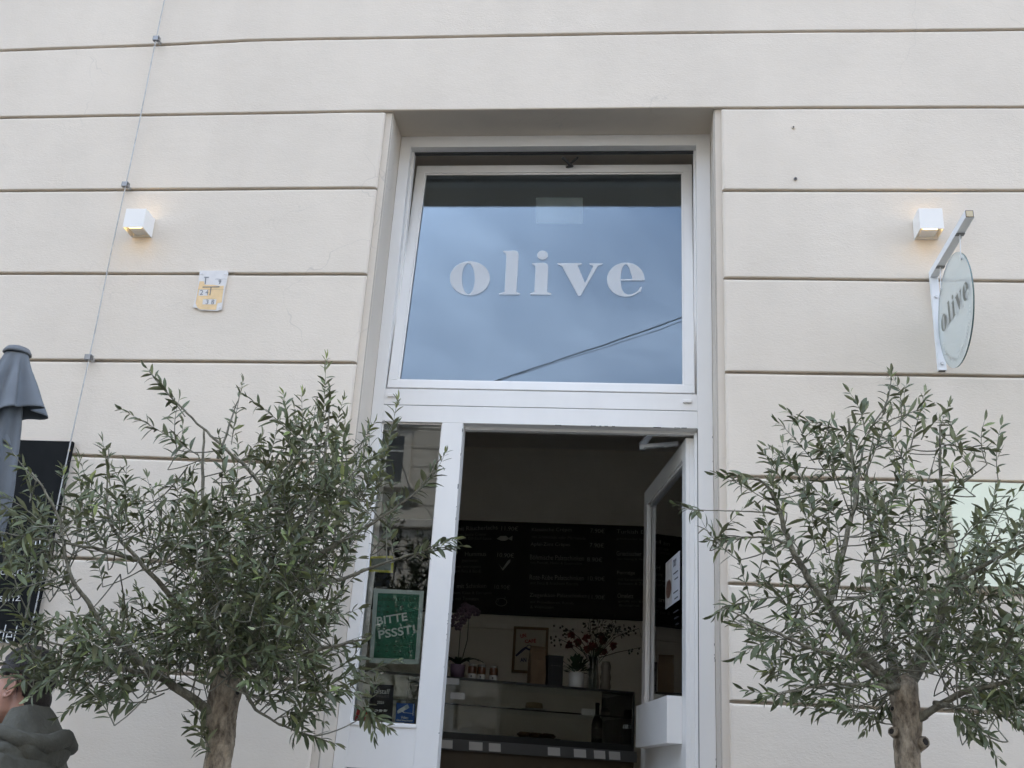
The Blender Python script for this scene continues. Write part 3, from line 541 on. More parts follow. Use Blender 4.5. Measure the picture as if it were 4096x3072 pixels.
# ================================================================== INSIDE THE SHOP
c8=lambda x,y:(1750+x*.6463,2000+y*.6463)
YM=5.165
t=thing('menu_board',(-.75,YM,2.709),'long black chalk menu board on the back wall of the cafe','menu board')
boxpart('board',mat('menu_black',(.009,.009,.009),.7),t,(-2.6,1.3,YM,YM+.02,2.709,3.558),.002)
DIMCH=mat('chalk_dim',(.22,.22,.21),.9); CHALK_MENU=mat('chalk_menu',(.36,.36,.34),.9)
lines=[('mit Räucherlachs',(118,190),(372,182),26),('11.90€',(395,188),(498,192),28),('dem Sauce Crème',(118,222),(300,220),18),('auf mit Dill-Senf-Sauce',(112,246),(335,246),18),
('Hummus',(170,348),(300,346),28),('10.90€',(370,352),(472,358),28),('gepresten',(150,388),(252,388),20),('mit würzigem',(112,424),(266,424),20),('dem Feta & Bio-Ei',(100,448),(270,450),18),
('mit Schinken',(120,546),(302,544),28),('10.90€',(352,550),(448,554),28),('dem Käse & Eierspeis',(95,588),(335,588),22),('& mit Tomaten',(85,620),(254,622),22),
('Klassische Crêpes',(584,200),(832,200),28),('7.90€',(945,202),(1034,206),28),('mit Schokolade oder Marmelade',(584,234),(918,246),18),('Apfel-Zimt Crêpes',(576,290),(820,292),28),('7.90€',(942,292),(1030,296),28),
('Böhmische Palatschinken',(572,368),(906,376),30),('8.90€',(925,380),(1020,384),28),('mit Powidl, Mohn & Sauerrahm',(576,396),(892,404),18),('Rote-Rübe Palatschinken',(570,492),(906,498),30),('10.90€',(930,498),(1035,502),28),('mit Feta & frischem Rucola',(574,522),(870,528),18),
('Ziegenkäse-Palatschinken',(570,606),(926,612),30),('11.90€',(935,612),(1036,616),28),('mit Preiselbeeren, Rucola',(574,640),(842,648),18),('& Walnüssen',(574,670),(718,672),18),
('Turkish Eggs',(1108,214),(1330,220),32),('griechischer Joghurt',(1108,248),(1330,254),16),('Griechischer',(1108,344),(1262,348),28),('mit Honig & Walnuss',(1114,374),(1330,380),16),('Porridge',(1112,466),(1222,468),28),('mit karamellisierten',(1116,498),(1330,504),16),('Bananen & Zimt',(1120,524),(1300,528),16),('Omelett',(1114,606),(1212,608),28),('gefüllt mit Käse',(1118,636),(1300,640),16),('Blattspinat',(1126,662),(1250,664),16)]
import unicodedata
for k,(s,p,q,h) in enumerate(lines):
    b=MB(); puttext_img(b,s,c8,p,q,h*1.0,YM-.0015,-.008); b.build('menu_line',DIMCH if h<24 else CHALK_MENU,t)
b=MB(); vs,fs=fill2d([[(365,240),(392,222),(425,222),(440,236),(465,220),(462,252),(440,242),(420,252),(395,252)]]); b.add([W(*c8(*p),YM-.0015) for p in vs],fs); b.build('fish_drawing',CHALK_MENU,t)
b=MB(); vs,fs=fill2d([[(378,392),(402,424),(438,372),(452,368),(450,384),(404,438)]]); b.add([W(*c8(*p),YM-.0015) for p in vs],fs); b.build('leaf_drawing',CHALK_MENU,t)
b=MB(); b.tube([W(*c8(395+34*math.cos(a),632+24*math.sin(a)),YM-.002) for a in [k*math.pi/8 for k in range(17)]],.004,4); b.tube([W(*c8(*p),YM-.002) for p in ((365,605),(380,618),(372,632))],.003,4); b.tube([W(*c8(*p),YM-.002) for p in ((420,600),(412,618))],.003,4); b.build('cat_drawing',DIMCH,t)
# framed poster
A=W(*c8(475,787),5.17); t=thing('framed_poster',(-.85,5.18,2.21),'framed cream print reading UN CAFÉ on the back wall','framed print')
boxpart('sheet',mat('poster_cream',(.62,.58,.50),.8),t,(-.985,-.72,5.166,5.170,2.235,2.588),0)
OAK=mat('oak',(.22,.14,.075),.6,var=.2,vscale=20)
for a in ((-1.008,-.985,5.155,5.176,2.212,2.611),(-.72,-.697,5.155,5.176,2.212,2.611),(-.985,-.72,5.155,5.176,2.212,2.235),(-.985,-.72,5.155,5.176,2.588,2.611)): boxpart('frame_bar',OAK,t,a,.002)
b=MB(); puttext_img(b,'UN',c8,(515,855),(550,850),24,5.1645,.03); puttext_img(b,'CAFÉ',c8,(540,885),(610,883),26,5.1645,.03); b.build('lettering',mat('print_red',(.38,.035,.03),.7),t)
b=MB(); b.tube([W(*c8(*p),5.1635) for p in ((485,965),(520,935),(545,915),(565,925),(600,930),(640,955))],[.008,.012,.01,.008,.01,.008],6); b.tube([W(*c8(568+16*math.cos(a),910+12*math.sin(a)),5.1635) for a in [k*math.pi/6 for k in range(13)]],.004,5); puttext_img(b,'AN',c8,(512,1002),(550,1002),26,5.1635,.03); b.build('hand_drawing',mat('print_navy',(.03,.04,.11),.7),t)
# display case, turned a little: right end farther back
A=Vector((-1.25,2.305,0)); B=Vector((.051,2.80,0)); cu=(B-A).normalized(); cn=Vector((-cu.y,cu.x,0)); CL=(B-A).length
ct=thing('display_case',A+Vector((0,0,.6)),'glass pastry display case with dark edges on a counter inside the cafe','display case')
def cbox(name,mt,u0,u1,v0,v1,z0,z1,par=ct,bevel=0):
    b=MB(); b.box(u0,u1,v0,v1,z0,z1); b.v=[A+cu*p.x+cn*p.y+Vector((0,0,p.z)) for p in b.v]; return b.build(name,mt,par,bevel=bevel)
DKM=mat('case_dark',(.02,.02,.02),.5); CTR=mat('counter_grey',(.12,.12,.12),.6,var=.1); SHT=mat('case_top',(.10,.10,.095),.3)
u0=-1.2
cbox('counter',mat('counter_front',(.10,.075,.05),.6,var=.15),u0,CL,0,.75,.6,1.47); cbox('counter_edge',CTR,u0,CL+.01,-.03,.75,1.47,1.535)
cbox('case_floor',DKM,u0,CL,.0,.6,1.535,1.575); cbox('top_edge',DKM,u0,CL,-.004,.012,1.888,1.902); cbox('top_plate',GLASSC,u0,CL,.012,.6,1.894,1.902); cbox('end_edge',DKM,CL-.012,CL,-.002,.012,1.575,1.888); cbox('end_edge',DKM,CL-.012,CL,.588,.6,1.575,1.894)
cbox('front_pane',GLASSC,u0,CL-.012,.002,.008,1.575,1.888); cbox('end_pane',GLASSC,CL-.009,CL-.003,.012,.588,1.575,1.894); cbox('glass_shelf',GLASSC,u0,CL-.014,.1,.58,1.742,1.749); cbox('shelf_edge',DKM,u0,CL-.014,.096,.0995,1.741,1.750)
cbox('rear_slat',mat('case_post',(.05,.05,.048),.6),.0,.25,.5,.58,1.575,1.89)
def oncase(px,py,z=1.902): # point on the case top seen at crop pixel
    d=ray(*c8(px,py)); return CAM+d*((z-HC)/d.z)
def cpt(u,v,z): return A+cu*u+cn*v+Vector((0,0,z))
def u_of(px,v=.1,z=1.902):
    best=min(range(0,160),key=lambda k:abs(proj(cpt(k*.01-.2,v,z))[0]-c8(px,0)[0])); return best*.01-.2
def proj(p):
    q=p-CAM; z=q.dot(fwd); return (2048+F*q.dot(CR)/z,1536-F*q.dot(CU)/z)
PT=mat('tag_white',(.72,.70,.68),.7)
ti=0
for ci,(px,v,z,w_) in enumerate(((50,-.031,1.49,.09),(235,-.031,1.49,.085),(355,-.031,1.49,.075),(718,-.031,1.49,.08),(882,-.031,1.49,.08),(1000,-.031,1.49,.075),(1095,-.031,1.49,.075))):
    u=u_of(px,v,z); b=MB(); q=[cpt(u-w_/2,v-.012,z-.012),cpt(u+w_/2,v-.012,z-.012),cpt(u+w_/2,v,z+.036),cpt(u-w_/2,v,z+.036)]; b.add(q,[(0,1,2,3)]); b.add([p+Vector((0,.002,-.0006)) for p in q],[(3,2,1,0)])
    tag(b.build('price_card',PT),('leftmost','second','third','fourth','fifth','sixth','rightmost')[ci]+' white price card leaning on the dark counter edge'+('' if ci in (0,6) else ', counted from the left'),'price card','price cards along the counter edge')
for (px,z,lab) in ((88,1.875,'upper small white card at the left end of the display case'),(128,1.79,'lower small white card at the left end of the display case'),(932,1.762,'small white card on the glass shelf at the right')):
    v=-.012 if z!=1.762 else .09; u=u_of(px,v,z); b=MB(); q=[cpt(u-.045,v,z-.02),cpt(u+.045,v,z-.02),cpt(u+.045,v,z+.018),cpt(u-.045,v,z+.018)]; b.add(q,[(0,1,2,3)]); b.add([p+cn*.002 for p in q],[(3,2,1,0)])
    tag(b.build('price_card',PT),lab,'price card')
# jars with brown content and pale labels
JL=mat('jar_lid',(.35,.33,.3),.4,metal=.5); JB=mat('jar_brown',(.10,.035,.012),.3); JW=mat('jar_label',(.6,.58,.54),.7)
for k,(px,lab) in enumerate(((215,'leftmost of three brown jam jars on the display case'),(272,'middle of three brown jam jars on the display case'),(345,'rightmost of three brown jam jars on the display case'))):
    c=cpt(u_of(px,.07),.07,1.902); t=thing('jam_jar',c,lab,'jar','jam jars on the display case'); x,y,z=c
    MB().lathe((x,y,z),[(.0,0),(.026,0),(.028,.004),(.028,.034)],16).build('label',JW,t,smooth=True); MB().lathe((x,y,z),[(.0275,.034),(.028,.036),(.028,.074),(.024,.08)],16).build('glass_body',JB,t,smooth=True); MB().lathe((x,y,z),[(.025,.079),(.0265,.081),(.0265,.094),(.0,.095)],16).build('lid',JL,t,smooth=True)
    b=MB(); b.ball((x,y-.0283,z+.017),(.005,.0008,.007),nu=8,nv=6); b.build('print',MATS['print_dark'],t)
# brown bag, black box, white pot with plant
def cthing(name,px,v,label,cat): 
    c=cpt(u_of(px,v),v,1.902); return thing(name,c,label,cat),c
t,c=cthing('paper_bag',610,.16,'tall brown paper bag standing on the display case','paper bag'); KR=mat('kraft',(.16,.10,.055),.8,var=.12,vscale=20)
b=MB(); h=.245; vs=[]
for (z,sx_,sy_) in ((0,.05,.04),(.06,.051,.041),(.16,.050,.032),(.215,.049,.014),(h,.048,.008)):
    for (a,e) in ((-1,-1),(0,-1.12),(1,-1),(1,1),(0,.9),(-1,1)): vs.append(c+cu*(a*sx_+.003*noise.noise(Vector((z*9,a,e))))+cn*(e*sy_)+Vector((0,0,z)))
fs=[(6*i+k,6*i+(k+1)%6,6*(i+1)+(k+1)%6,6*(i+1)+k) for i in range(4) for k in range(6)]+[(24,25,26,27,28,29)]
b.add(vs,fs); b.build('bag_body',KR,t)
bar(b2:=MB(),c+cu*-.05+cn*-.01+Vector((0,0,.247)),c+cu*.05+cn*-.01+Vector((0,0,.247)),.009,.004); b2.build('folded_top',KR,t)
t,c=cthing('coffee_tin',715,.13,'black gift box with faint print beside the brown paper bag','box'); 
b=MB(); b.box(-.05,.05,-.035,.035,0,.185); b.v=[c+cu*p.x+cn*p.y+Vector((0,0,p.z)) for p in b.v]; b.build('body',mat('box_black',(.012,.012,.013),.5),t,bevel=.002)
b=MB(); b.box(-.052,.052,-.037,.037,.185,.197); b.v=[c+cu*p.x+cn*p.y+Vector((0,0,p.z)) for p in b.v]; b.build('lid',MATS['box_black'],t,bevel=.002)
b=MB(); put_text(b,'- - - -',c+cu*-.03+cn*-.0358+Vector((0,0,.13)),cu,Vector((0,0,1)),width=.06,height=.004); b.build('lettering',mat('print_grey',(.15,.14,.13),.6),t)
t,c=cthing('potted_plant',855,.12,'small bushy green plant in a white cylindrical pot on the display case','plant')
MB().lathe(tuple(c),[(0,0),(.046,0),(.049,.01),(.051,.10),(.047,.10),(.046,.085),(0,.085)],20).build('pot',mat('pot_white',(.72,.70,.67),.5),t,smooth=True)
b=MB(); rn=random.Random(4)
for k in range(150):
    a=rn.uniform(0,6.28); el=rn.uniform(.1,1.5); L=rn.uniform(.05,.12); d=Vector((math.cos(a)*math.cos(el),math.sin(a)*math.cos(el),math.sin(el))); p=c+Vector((0,0,.095))+d*L; s=d.cross(Vector((0,0,1))).normalized()*.012
    b.add([p-d*.028,p+s,p+d*.022+Vector((0,0,-.006)),p-s],[(0,1,2,3)])
b.build('foliage',mat('dark_plant',(.02,.045,.018),.6),t,kind='stuff')
# vase with red flowers
t,c=cthing('flower_vase',960,.17,'glass vase with red flowers and dark twigs on the display case','flower vase'); x,y,z=c
MB().lathe((x,y,z),[(0,.003),(.038,.002),(.044,.02),(.040,.10),(.034,.16),(.040,.22),(.043,.225)],20).build('vase',glass('vase_glass',(.55,.6,.58),k=1.4),t,smooth=True)
b=MB(); rn=random.Random(8); heads=[]
for k in range(26):
    a=rn.uniform(0,6.28); sp=rn.uniform(.02,.22); h=rn.uniform(.26,.36) if k<12 else rn.uniform(.34,.50); e=c+Vector((math.cos(a)*sp,math.sin(a)*sp*.7,h)); mid=c+Vector((math.cos(a)*sp*.3,math.sin(a)*sp*.3,h*.62))
    b.tube([c+Vector((math.cos(a)*-.015,math.sin(a)*.015,.01)),c+Vector((math.cos(a)*.02,math.sin(a)*.02,.2)),mid,e],[.0025,.0025,.002,.0015],5); heads.append(e)
b.build('stems',mat('stem_green',(.03,.045,.02),.6),t)
RED=mat('petal_red',(.13,.02,.015),.6)
for k in range(12):
    e=heads[k]; b=MB()
    for j in range(22):
        d=Vector((rn.gauss(0,1),rn.gauss(0,1),rn.gauss(.3,1))).normalized(); s=d.orthogonal().normalized()*.016; q=d.cross(s).normalized()*.008; p=e+d*.012
        b.add([e,p+s+q,p+d*.022,p-s+q],[(0,1,2,3)])
    b.build('flower',RED,t)
b=MB()
for e in heads[12:]:
    for j in range(9):
        d=Vector((rn.gauss(0,1),rn.gauss(0,1),rn.gauss(.2,.8))).normalized(); s=d.orthogonal().normalized()*.009; p=e+Vector((rn.uniform(-.04,.04),rn.uniform(-.03,.03),rn.uniform(-.07,.03)))
        b.add([p-d*.015,p+s,p+d*.015,p-s],[(0,1,2,3)])
b.build('leaves',mat('dark_leaf',(.035,.03,.02),.7),t,kind='stuff')
for k,(a,sp,h) in enumerate(((0.1,.30,.42),(0.3,.33,.30),(2.9,.20,.40),(3.0,.24,.33))):
    b=MB(); e=c+Vector((math.cos(a)*sp,math.sin(a)*sp*.5,h)); b.tube([c+Vector((0,0,.2)),c+Vector((math.cos(a)*sp*.5,.0,h*.85)),e,e+Vector((.02,0,-.06))],[.003,.0025,.002,.0015],5)
    for j in range(8):
        p=e+Vector((rn.uniform(-.08,.03),0,rn.uniform(-.05,.02))); b.ball(p,.008,nu=5,nv=4)
    b.build('twig',MATS['dark_leaf'],t)
# textured second vase behind
t,c=cthing('ribbed_vase',1040,.14,'dim ribbed vase at the right end of the display case','vase')
MB().lathe(tuple(c),[(0,0),(.03,.0),(.036,.03),(.030,.06),(.037,.09),(.030,.12),(.035,.16),(.025,.19)],16).build('body',mat('vase_clay',(.16,.13,.10),.5),t,smooth=True)
# orchid at the left
t,c=cthing('orchid',120,.14,'potted orchid with pink blossoms at the left end of the display case','orchid')
MB().lathe(tuple(c),[(0,0),(.042,0),(.05,.09),(.046,.09),(.04,.07),(0,.07)],18).build('pot',mat('pot_mauve',(.16,.10,.14),.5),t,smooth=True)
OG=mat('orchid_leaf',(.018,.04,.016),.45)
for k in range(7):
    a=k*.9+.3; pts=[]; 
    for j in range(6):
        q=j/5; pts.append(c+Vector((math.cos(a)*.17*q,math.sin(a)*.10*q,.08+.16*q-.13*q*q)))
    b=MB(); vs=[]
    for j,p in enumerate(pts):
        wv=.022*math.sin(math.pi*(.12+.88*j/5)); s=Vector((-math.sin(a),math.cos(a),0))*wv; vs+=[p-s+Vector((0,0,.004)),p,p+s+Vector((0,0,.004))]
    b.add(vs,[(3*j+q,3*j+q+1,3*j+q+4,3*j+q+3) for j in range(5) for q in (0,1)]); b.build('leaf',OG,t,smooth=True)
PK=mat('orchid_pink',(.06,.03,.045),.6)
for k,(dx,top) in enumerate(((.0,.44),(.05,.42))):
    b=MB(); pts=[c+Vector((dx*.3,0,.08)),c+Vector((dx,0,.25)),c+Vector((dx+.0,-.01,top)),c+Vector((dx+.06,-.02,top+.03))]; b.tube(pts,.003,5); b.build('stem',MATS['stem_green'],t)
    for j in range(5):
        p=c+Vector((dx+.05-.028*j,-.025,top+.03-.028*abs(j-1)-.01*j)); b=MB()
        for q in range(5):
            a=q*1.257+.3; b.ball(p+Vector((math.cos(a)*.016,0,math.sin(a)*.016)),(.014,.003,.012),nu=8,nv=5)
        b.build('blossom',PK,t,smooth=True)
# things inside the case
def onshelf(name,px,v,z,label,cat): 
    c=cpt(u_of(px,v,z),v,z); return thing(name,c,label,cat),c
t,c=onshelf('cake_plate',600,.25,1.75,'cake on a white plate under the glass of the display case','cake plate')
MB().lathe(tuple(c),[(0,0),(.05,0),(.085,.012),(.083,.015),(0,.006)],24).build('plate',mat('china',(.6,.58,.54),.35),t,smooth=True)
MB().lathe((c.x,c.y,c.z),[(0,.008),(.055,.008),(.058,.03),(.052,.052),(.02,.056),(0,.055)],20,fn=lambda a,z:1+.05*math.sin(7*a)).build('cake',mat('cake',(.35,.27,.16),.8,bump=.5,bscale=80,var=.2,vscale=30),t,smooth=True)
t,c=onshelf('croissant_tray',620,.28,1.576,'tray of dark pastries on the floor of the display case','pastry tray')
b=MB(); b.box(-.13,.13,-.09,.09,.0,.012); b.v=[c+cu*p.x+cn*p.y+Vector((0,0,p.z)) for p in b.v]; b.build('tray',DKM,t)
for k in range(6):
    q=c+cu*(-.1+.04*k)+cn*(.03*(k%2))+Vector((0,0,.028)); MB().tube([q+cu*-.035+cn*.012,q+cu*-.015,q+cu*.015,q+cu*.035+cn*.012],[.006,.017,.017,.006],8).build('pastry',mat('pastry',(.10,.05,.02),.6,var=.3,vscale=40),t,smooth=True)
t,c=onshelf('wine_bottle',985,.2,1.576,'dark bottle standing in the right of the display case','bottle')
MB().lathe(tuple(c),[(0,0),(.034,0),(.036,.01),(.036,.12),(.028,.15),(.014,.18),(.013,.24),(.015,.242),(.015,.255),(0,.256)],18).build('bottle',mat('bottle_dark',(.01,.012,.008),.2),t,smooth=True); MB().lathe(tuple(c),[(.0365,.03),(.0365,.095)],18).build('label',mat('bottle_label',(.06,.05,.045),.7),t,smooth=True)
t,c=onshelf('juice_jug',1040,.3,1.75,'small dark tin on the glass shelf','tin'); MB().lathe(tuple(c),[(0,0),(.03,0),(.03,.045),(.026,.05),(.026,.06),(0,.06)],16).build('body',DKM,t,smooth=True); MB().lathe(tuple(c),[(.0305,.012),(.0305,.034)],16).build('band',MATS['print_grey'],t)
t,c=onshelf('napkin_holder',1165,.1,1.576,'dark container at the right end of the counter','container'); b=MB(); b.box(-.035,.035,-.03,.03,0,.1); b.v=[c+cu*p.x+cn*p.y+Vector((0,0,p.z)) for p in b.v]; b.build('body',DKM,t,bevel=.003)
b=MB(); 
for k in range(5): bar(b,c+cu*(-.025+.012*k)+Vector((0,0,.09)),c+cu*(-.025+.012*k)+Vector((.004,0,.125)),.004,.003)
b.build('cutlery',STEEL,t)
# ================================================================== PARASOL
FAB=mat('parasol_grey',(.145,.16,.175),.85,bump=.25,bscale=400,var=.05,vscale=8)
YPp=-.6; pc=S(42,755,YPp); px0,pz0=pc.x-.005,pc.z
t=thing('closed_parasol',(px0,YPp,0),'closed grey parasol standing before the facade at the left edge','parasol')
b=MB(); b.tube([(px0,YPp,.06),(px0,YPp,pz0-.02)],.02,14); b.build('pole',mat('pole_grey',(.25,.26,.27),.4,metal=.6),t,smooth=True)
MB().lathe((px0,YPp,0),[(0,0.0),(.25,0),(.25,.05),(.04,.07),(.03,.2),(.0,.2)],24).build('base',mat('base_dark',(.05,.05,.05),.6),t)
MB().lathe((px0,YPp,pz0),[(0,.012),(.025,.010),(.045,.002),(.054,-.012),(.056,-.020),(.050,-.024),(.04,-.018)],28).build('cap',mat('cap_grey',(.13,.14,.15),.6),t,smooth=True)
def cloth(name,zt,rt,rows,n=96,seed=0,hem=None,folds=7,amp=.16,twist=0.0,ph=0,shift=None):
    vs=[];fs=[]; m_=26
    for j in range(m_+1):
        q=j/m_
        for k in range(n):
            a=2*math.pi*k/n
            h=hem(a) if hem else rows[-1][1]
            z=zt+(h-zt)*q
            r=rt
            for (q0,r0),(q1,r1) in zip([(0,rt)]+rows[:-1] if 0 else rows,rows[1:]):
                if q0<=q<=q1: r=r0+(r1-r0)*(q-q0)/(q1-q0); break
            aa=a+twist*q
            fo=math.cos(folds*aa+ph+.8*math.sin(aa+seed))
            fo=math.copysign(abs(fo)**.7,fo)
            rr=r*(1+amp*min(1,q*2.5)*fo+.10*q*noise.noise(Vector((math.cos(a)*1.5,math.sin(a)*1.5+seed,q*2.5))))
            vs.append((px0+(shift(q) if shift else 0)+rr*math.cos(a),YPp+rr*math.sin(a)*.9,z))
    for j in range(m_):
        for k in range(n): fs.append((j*n+k,j*n+(k+1)%n,(j+1)*n+(k+1)%n,(j+1)*n+k))
    o=MB().add(vs,fs).build(name,FAB,t,smooth=True); md=o.modifiers.new('thickness','SOLIDIFY'); md.thickness=.002; return o
cloth('upper_canopy',pz0-.022,.048,[(0,.047),(.3,.072),(1,.150)],hem=lambda a:pz0-.250-.17*(.5-.5*math.cos(a-.3))**1.3,folds=7,amp=.24,seed=1,ph=.0,shift=lambda q:-.012*q)
cloth('lower_canopy',pz0-.10,.05,[(0,.05),(.2,.08),(.45,.10),(.8,.088),(1,.055)],hem=lambda a:pz0-1.25+.06*math.cos(3*a),folds=7,amp=.26,seed=5,ph=1.2,shift=lambda q:-.012*min(1,q*2.2))
cloth('canopy_fold',pz0-.24,.05,[(0,.045),(.6,.062),(1,.085)],hem=lambda a:pz0-.43-.05*math.sin(a),folds=4,amp=.30,seed=9,ph=.1,shift=lambda q:-.028)
# ================================================================== OPPOSITE SIDE OF THE STREET (seen in the panes)
YO=-26.0; vm=2*(YF+.027)-YO
ob=thing('opposite_house',(0,YO,0),'pale stone house with moulded windows mirrored in the side light','house')
OBM=mat('opposite_stone',(.46,.42,.36),.9,bump=.3,bscale=20,var=.1,vscale=1.5); OBD=mat('opposite_trim',(.50,.46,.40),.9,var=.08)
p1=W(1623,1749,vm); p2=W(1623,1939,vm); wz0,wz1=p2.z,p1.z; wxr=p1.x; wd_=1.05
boxpart('wall',OBM,ob,(-30,30,YO-8,YO,-.12,18.5),0)
for z,h,d in ((3.9,.35,.22),(wz0-1.35,.25,.25),(18.5,.7,.7),(17.6,.3,.3)): boxpart('cornice',OBD,ob,(-30,30,YO,YO+d,z,z+h),.05)
for z in [4.6+.62*k for k in range(19)]: boxpart('joint_line',mat('joint_dark',(.16,.15,.13),.9),ob,(-30,30,YO-.02,YO+.006,z,z+.035),0)
for f,dz in enumerate((0,-4.2,3.9)):
    for k in range(-5,8):
        xr=wxr+k*2.9; z0,z1=wz0+dz,wz1+dz
        if z0<4.4 or z1>16 or xr<-16 or xr>16: continue
        wn=boxpart('window',OBD,ob,(xr-wd_-.18,xr+.20,YO,YO+.10,z0-.0,z1+.16),.02)
        boxpart('pane',mat('opp_glass',(.02,.022,.025),.08),wn,(xr-wd_,xr-.02,YO+.10,YO+.106,z0+.02,z1),0)
        boxpart('glazing_bar',mat('opp_white',(.6,.6,.58),.6),wn,(xr-wd_/2-.05,xr-wd_/2+.03,YO+.106,YO+.13,z0+.02,z1),0); boxpart('glazing_bar',MATS['opp_white'],wn,(xr-wd_,xr-.02,YO+.107,YO+.125,z0+(z1-z0)*.66,z0+(z1-z0)*.66+.05),0)
        boxpart('sill',OBD,wn,(xr-wd_-.35,xr+.38,YO,YO+.30,z0-.20,z0-.02),.03); boxpart('hood',OBD,wn,(xr-wd_-.35,xr+.38,YO,YO+.35,z1+.36,z1+.52),.04)
for k in range(-4,6): boxpart('shopfront',mat('opp_shop',(.05,.05,.05),.3),ob,(k*4.4-1.5,k*4.4+1.5,YO+.0,YO+.04,.2,3.2),0)
# suspended street lamp over the road
yl=-10.0; vl=2*(YF+.027)-yl; lp=W(1625,2010,vl); t=thing('street_lamp',(lp.x,yl,lp.z),'dark domed street lamp hanging on a wire mirrored in the side light','street lamp')
LD=mat('lamp_dark',(.05,.055,.06),.5)
MB().lathe((lp.x,yl,lp.z),[(0,.16),(.03,.155),(.045,.10),(.11,.07),(.16,.02),(.175,-.05),(.165,-.055),(.0,-.03)],24).build('shade',LD,t,smooth=True)
MB().lathe((lp.x,yl,lp.z),[(0,-.03),(.1,-.045),(.07,-.10),(0,-.12)],16).build('globe',mat('globe',(.5,.5,.5),.3),t,smooth=True)
b=MB(); b.tube([(lp.x,yl,lp.z+.15),(lp.x,yl,lp.z+.27)],.012,8); b.tube([(lp.x,YO,lp.z+.9),(lp.x,yl-6,lp.z+.36),(lp.x,yl,lp.z+.25),(lp.x+.3,yl+4,lp.z+.6),(lp.x+.6,0.0,lp.z+1.4)],.008,6); b.build('suspension_wire',LD,t)
# overhead wires crossing the street
qa=Vector((-2.17,-8,8.41)); qb=Vector((.63,-6.5,8.55)); dw=(qb-qa)
for off,rr,lab in ((Vector((0,0,0)),.0075,'thick black overhead wire mirrored in the transom window'),(Vector((-.05,.0,.16)),.004,'thin overhead wire just above the thick one in the transom reflection')):
    a=qa-dw*11.2+off*3; c=qb+dw*4.2-off*1.5
    b=MB(); b.tube([a,a.lerp(c,.35),a.lerp(c,.7),c],rr,6); tag(b.build('overhead_wire',mat('wire_black',(.02,.02,.022),.6)),lab,'wire')
# ================================================================== OLIVE TREES
BARK=mat('olive_bark',(.26,.205,.145),.95,bump=1,bscale=55,var=.5,vscale=22,dist=.012,stretch=(1,1,.6)); LIMB=mat('olive_limb',(.15,.135,.10),.9,bump=.7,bscale=60,var=.3,vscale=30,dist=.006); TWIG=mat('olive_twig',(.16,.15,.11),.8,var=.2,vscale=30)
def bark(M,dark,pale):
    t=M.node_tree; b=t.nodes['Principled BSDF']; N=t.nodes.new; L=t.links.new; g=N('ShaderNodeNewGeometry')
    mp2=N('ShaderNodeMapping'); mp2.inputs['Scale'].default_value=(1,1,.55); L(g.outputs['Position'],mp2.inputs[0])
    nz=N('ShaderNodeTexNoise'); nz.inputs['Scale'].default_value=38; nz.inputs['Detail'].default_value=9; nz.inputs['Roughness'].default_value=.7; L(mp2.outputs[0],nz.inputs['Vector'])
    vo=N('ShaderNodeTexVoronoi'); vo.inputs['Scale'].default_value=46; L(nz.outputs['Color'],vo.inputs['Vector']) if 0 else L(mp2.outputs[0],vo.inputs['Vector'])
    r=N('ShaderNodeValToRGB'); r.color_ramp.elements[0].position=.36; r.color_ramp.elements[0].color=(*dark,1); r.color_ramp.elements[1].position=.62; r.color_ramp.elements[1].color=(*pale,1); L(nz.outputs['Fac'],r.inputs[0]); L(r.outputs[0],b.inputs['Base Color'])
    ad=N('ShaderNodeMath'); ad.operation='MULTIPLY_ADD'; ad.inputs[1].default_value=.6; L(vo.outputs['Distance'],ad.inputs[0]); L(nz.outputs['Fac'],ad.inputs[2])
    bp=N('ShaderNodeBump'); bp.inputs['Strength'].default_value=1; bp.inputs['Distance'].default_value=.012; L(ad.outputs[0],bp.inputs['Height']); L(bp.outputs[0],b.inputs['Normal'])
bark(BARK,(.11,.085,.06),(.46,.38,.28)); bark(LIMB,(.09,.08,.058),(.26,.24,.175))
def leafmat(name,col,rough,spec):
    M=bpy.data.materials.new(name); M.use_nodes=True; t=M.node_tree; b=t.nodes['Principled BSDF']; b.inputs['Roughness'].default_value=rough; b.inputs['Specular IOR Level'].default_value=spec
    a=t.nodes.new('ShaderNodeAttribute'); a.attribute_name='tint'; r=t.nodes.new('ShaderNodeValToRGB'); r.color_ramp.elements[0].color=(*[c*.55 for c in col],1); r.color_ramp.elements[0].position=0
    r.color_ramp.elements[1].color=(col[0]*2.1,col[1]*2.2,col[2]*1.2,1); e=r.color_ramp.elements.new(.6); e.color=(*col,1)
    t.links.new(a.outputs['Fac'],r.inputs[0]); t.links.new(r.outputs[0],b.inputs['Base Color']); MATS[name]=M; return M
LT=leafmat('olive_leaf_top',(.096,.116,.052),.46,.4); LU=leafmat('olive_leaf_under',(.25,.265,.155),.75,.2)
def leaf_template(wr,bend,fold,seed):
    rn=random.Random(seed); st=[(0,.06),(.18,.62),(.42,1),(.68,.86),(.88,.42),(1,0.03)]
    v=[];f=[];mi=[]
    for side in (0,1):
        o=len(v)
        for (q,wd) in st:
            zc=-bend*q*q; y=q*(1-.25*bend*q)
            off=-.012*side
            for s in (-1,0,1): v.append(Vector((s*wd*wr*.5+.02*math.sin(3*q+seed)*0,y,zc+abs(s)*fold*wd*wr+off*(1 if 0<q<1 else .2))))
        for i in range(len(st)-1):
            for s in (0,1):
                a=o+3*i+s; q=(a,a+1,a+4,a+3); f.append(q if side==0 else q[::-1]); mi.append(side)
    return v,f,mi
TPL=[leaf_template(random.Random(k).uniform(.20,.30),random.Random(k+9).uniform(.0,.55),random.Random(k+5).uniform(.05,.3),k) for k in range(10)]
LEAFME={}
